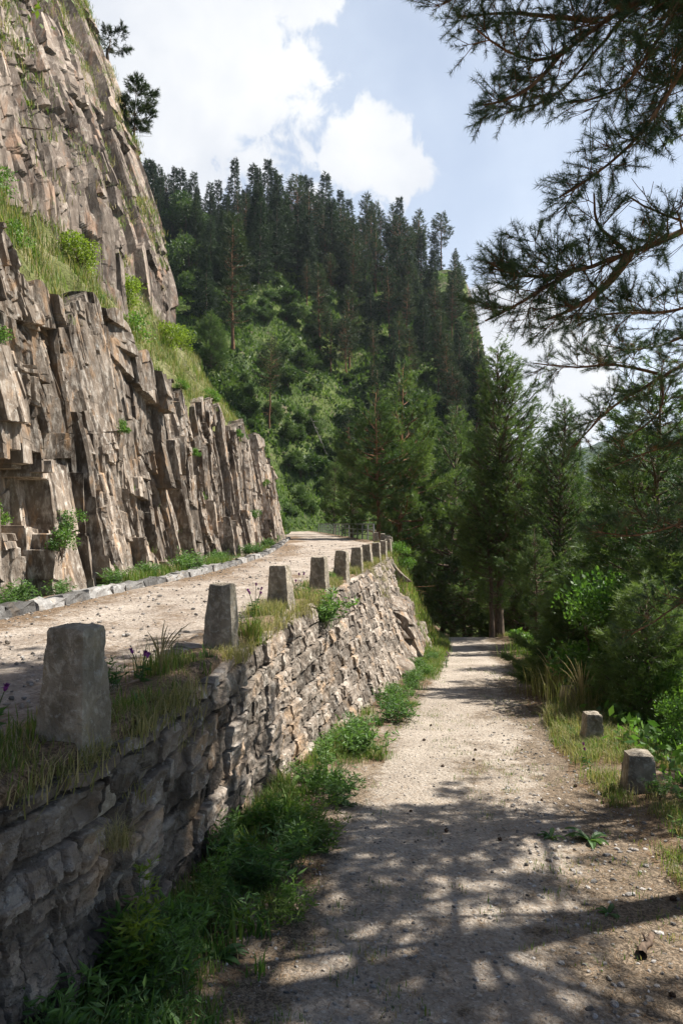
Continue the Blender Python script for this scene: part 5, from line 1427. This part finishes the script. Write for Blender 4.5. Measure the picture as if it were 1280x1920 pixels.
for i in range(9000):
    d = 2.4 + 16 * rng.random() ** 1.8; f = rng.random(); x = float(path_l(d)) - .25 + (float(path_r(d)) + .5 - float(path_l(d))) * f
    s = .004 + .014 * rng.random() ** 3 * (1 + .8 * (f > .6)); v = rock_v(rng, s, rng.uniform(.35, .7)) + (x, d, float(ground_z(x, d)) + s * .15); mb.add(v, t=IT, tint=rng.random())
for i in range(2200):
    d = 4 + 32 * rng.random() ** 1.4; f = rng.random(); x = float(road_l(d)) + (float(road_r(d)) - float(road_l(d))) * f ** 1.4
    s = (.008 + .022 * rng.random() ** 3) * (1 + d * .02); v = rock_v(rng, s, rng.uniform(.35, .7)) + (x, d, float(road_z(d)) + s * .2); mb.add(v, t=IT, tint=rng.random() * .8)
tag(mb.build('gravel', M['pebble']), kind='stuff')
# needle litter and twigs on the near path
n = 9000; d = 2.3 + 5 * rng.random(n) ** 1.3; x = path_l(d) - .4 + (path_r(d) + .9 - path_l(d)) * rng.random(n) ** .8
C = np.stack([x, d, ground_z(x, d) + .004], 1); az = rng.uniform(0, 6.28, n); dr = np.stack([np.cos(az), np.sin(az), rng.normal(0, .06, n)], 1); l = rng.uniform(.02, .055, n)[:, None]
sd = np.stack([-np.sin(az), np.cos(az), np.zeros(n)], 1) * .0011
v = np.stack([C - sd, C + sd, C + dr * l + sd, C + dr * l - sd], 1).reshape(-1, 3); mb = MB(); mb.add(v, np.arange(n * 4).reshape(-1, 4), tint=np.repeat(rng.random(n), 4)); 
M['litter'] = mat_simple('dry needle litter', (.13, .075, .04), (.32, .22, .13), 40, .9, .1)
tag(mb.build('needle_litter', M['litter']), kind='stuff')
def stone(label, X, Y, s, seed, flat=.45):
    d = 2560 / (Y - 1118.0)
    for _ in range(4): d = float(np.interp(0, [ (float(ground_z((X - 640) / 1280 * q, q)) - (EYE + (990 - Y) / 1280 * q)) for q in np.linspace(2, 14, 300)], np.linspace(2, 14, 300)))
    x = (X - 640) / 1280 * d; rg = np.random.default_rng(seed); mb = MB(); mb.add(rock_v(rg, s, flat), t=IT, tint=.5 + .4 * rg.random())
    o = mb.build('stone', M['pebble']); md = o.modifiers.new('bevel', 'BEVEL'); md.width = s * .12; md.segments = 2; o.location = (x, d, float(ground_z(x, d)) + s * flat * .35); return tag(o, label, 'stone')
for i, (X, Y, s, lb) in enumerate(((1082, 1788, .030, 'pale angular stone in the shade left of the small log'), (892, 1838, .028, 'pale flat stone low in the shaded gravel'), (1092, 1848, .026, 'grey stone near the lower right corner of the shaded path'), (760, 1745, .026, 'dark wedge-shaped stone in the middle of the shaded path'),
                                 (700, 1850, .024, 'small brownish stone low in the path middle'), (1018, 1638, .022, 'flat stone on the shade edge of the path'), (985, 1528, .028, 'brown flat stone on the sunlit gravel at the right'), (1010, 1530, .026, 'dark brown stone beside the flat brown one'),
                                 (948, 1485, .020, 'pale stone in the sunlit gravel'), (930, 1695, .022, 'brownish stone in the dappled shade'), (890, 1722, .020, 'small pale stone below the dappled patch of light'), (1115, 1560, .036, 'pale stone beside the broad leaf rosette'),
                                 (1150, 1885, .036, 'flat pale stone at the lower right corner'), (655, 1912, .024, 'pale stone cut by the lower edge of the picture'), (1210, 1625, .04, 'larger grey stone at the right edge of the litter'), (1190, 1595, .034, 'grey stone among the dry grass at the right edge'))):
    stone(lb, X, Y, s, 400 + i)
def cone_mesh(seed):
    rng = np.random.default_rng(seed); mb = MB(); t = np.linspace(0, 1, 8); mb.tube(np.stack([t * .05, t * 0, t * 0 + .018], 1), .016 * np.sin(np.pi * (t * .85 + .12)) ** .7, 7)
    n = 70; tt_ = rng.random(n); a = rng.uniform(0, 6.28, n); r = .015 * np.sin(np.pi * (tt_ * .85 + .1)); p = np.stack([tt_ * .05, np.cos(a) * r, np.sin(a) * r + .018], 1)
    v, q = leaves(p, unit(np.stack([np.full(n, .7), np.cos(a), np.sin(a)], 1)), .014, .012, rng); mb.add(v, q); return mb.mesh('pine_cone', M['cone'])
cones = [cone_mesh(i) for i in range(3)]; rng = np.random.default_rng(960)
for i in range(18):
    d = 2.8 + 8 * rng.random() ** 1.5; x = float(path_l(d)) + (float(path_r(d)) + .2 - float(path_l(d))) * rng.random() ** .6
    o = link('pine_cone', cones[i % 3]); o.location = (x, d, float(ground_z(x, d)) - .002); o.rotation_euler = (0, 0, rng.uniform(0, 6.28)); o.scale = (rng.uniform(.55, .85),) * 3; tag(o, 'brown pine cone lying on the footpath gravel', 'pine cone', 'pine cones on the footpath')
# the broken piece of log
x, d = 1.72, 3.86
lg = thing('log_piece', 'short broken weathered log lying near the lower right corner of the path', 'log', (x, d, float(ground_z(x, d)) + .025), math.radians(55), (1, 1, 1))
t = np.linspace(0, 1, 14); rg = np.random.default_rng(3)
mb = MB(); mb.tube(np.stack([(t - .5) * .24, .008 * np.sin(t * 5), .006 * np.sin(t * 7)], 1), .026 * (1 - .35 * t) * (1 + .12 * rg.normal(size=14)), 9, tint=.3)
V_ = mb.v[0]; V_ += .004 * np.stack([vnoise(V_[:, 0] * 30, V_[:, 1] * 90, V_[:, 2] * 90, s) for s in (1, 2, 3)], 1)
mb.build('wood', M['bark'], lg, True)
MB().tube([(.01, 0, .015), (.03, .02, .035), (.045, .03, .04)], [.008, .006, .003], 5).build('branch_stub', M['bark'], lg, True)

# ------------------------------------------------------------------ thin valley air
hv = MB(); a, b, c_, e = -60, 330, -60, 175
bx = np.array([(x, y, z) for x in (-120, 900) for y in (-20, 1000) for z in (-60, 180)], float)
hv.add(bx, [(0, 1, 3, 2), (4, 6, 7, 5), (0, 4, 5, 1), (2, 3, 7, 6), (0, 2, 6, 4), (1, 5, 7, 3)])
m = bpy.data.materials.new('valley air'); m.use_nodes = True; m.node_tree.nodes.clear()
o_ = node(m.node_tree, 'ShaderNodeOutputMaterial')
vol = node(m.node_tree, 'ShaderNodeVolumePrincipled', {'Color': (.80, .88, 1.0, 1), 'Density': .00010, 'Anisotropy': .3})
m.node_tree.links.new(vol.outputs[0], o_.inputs['Volume'])
tag(hv.build('haze', m), kind='stuff')
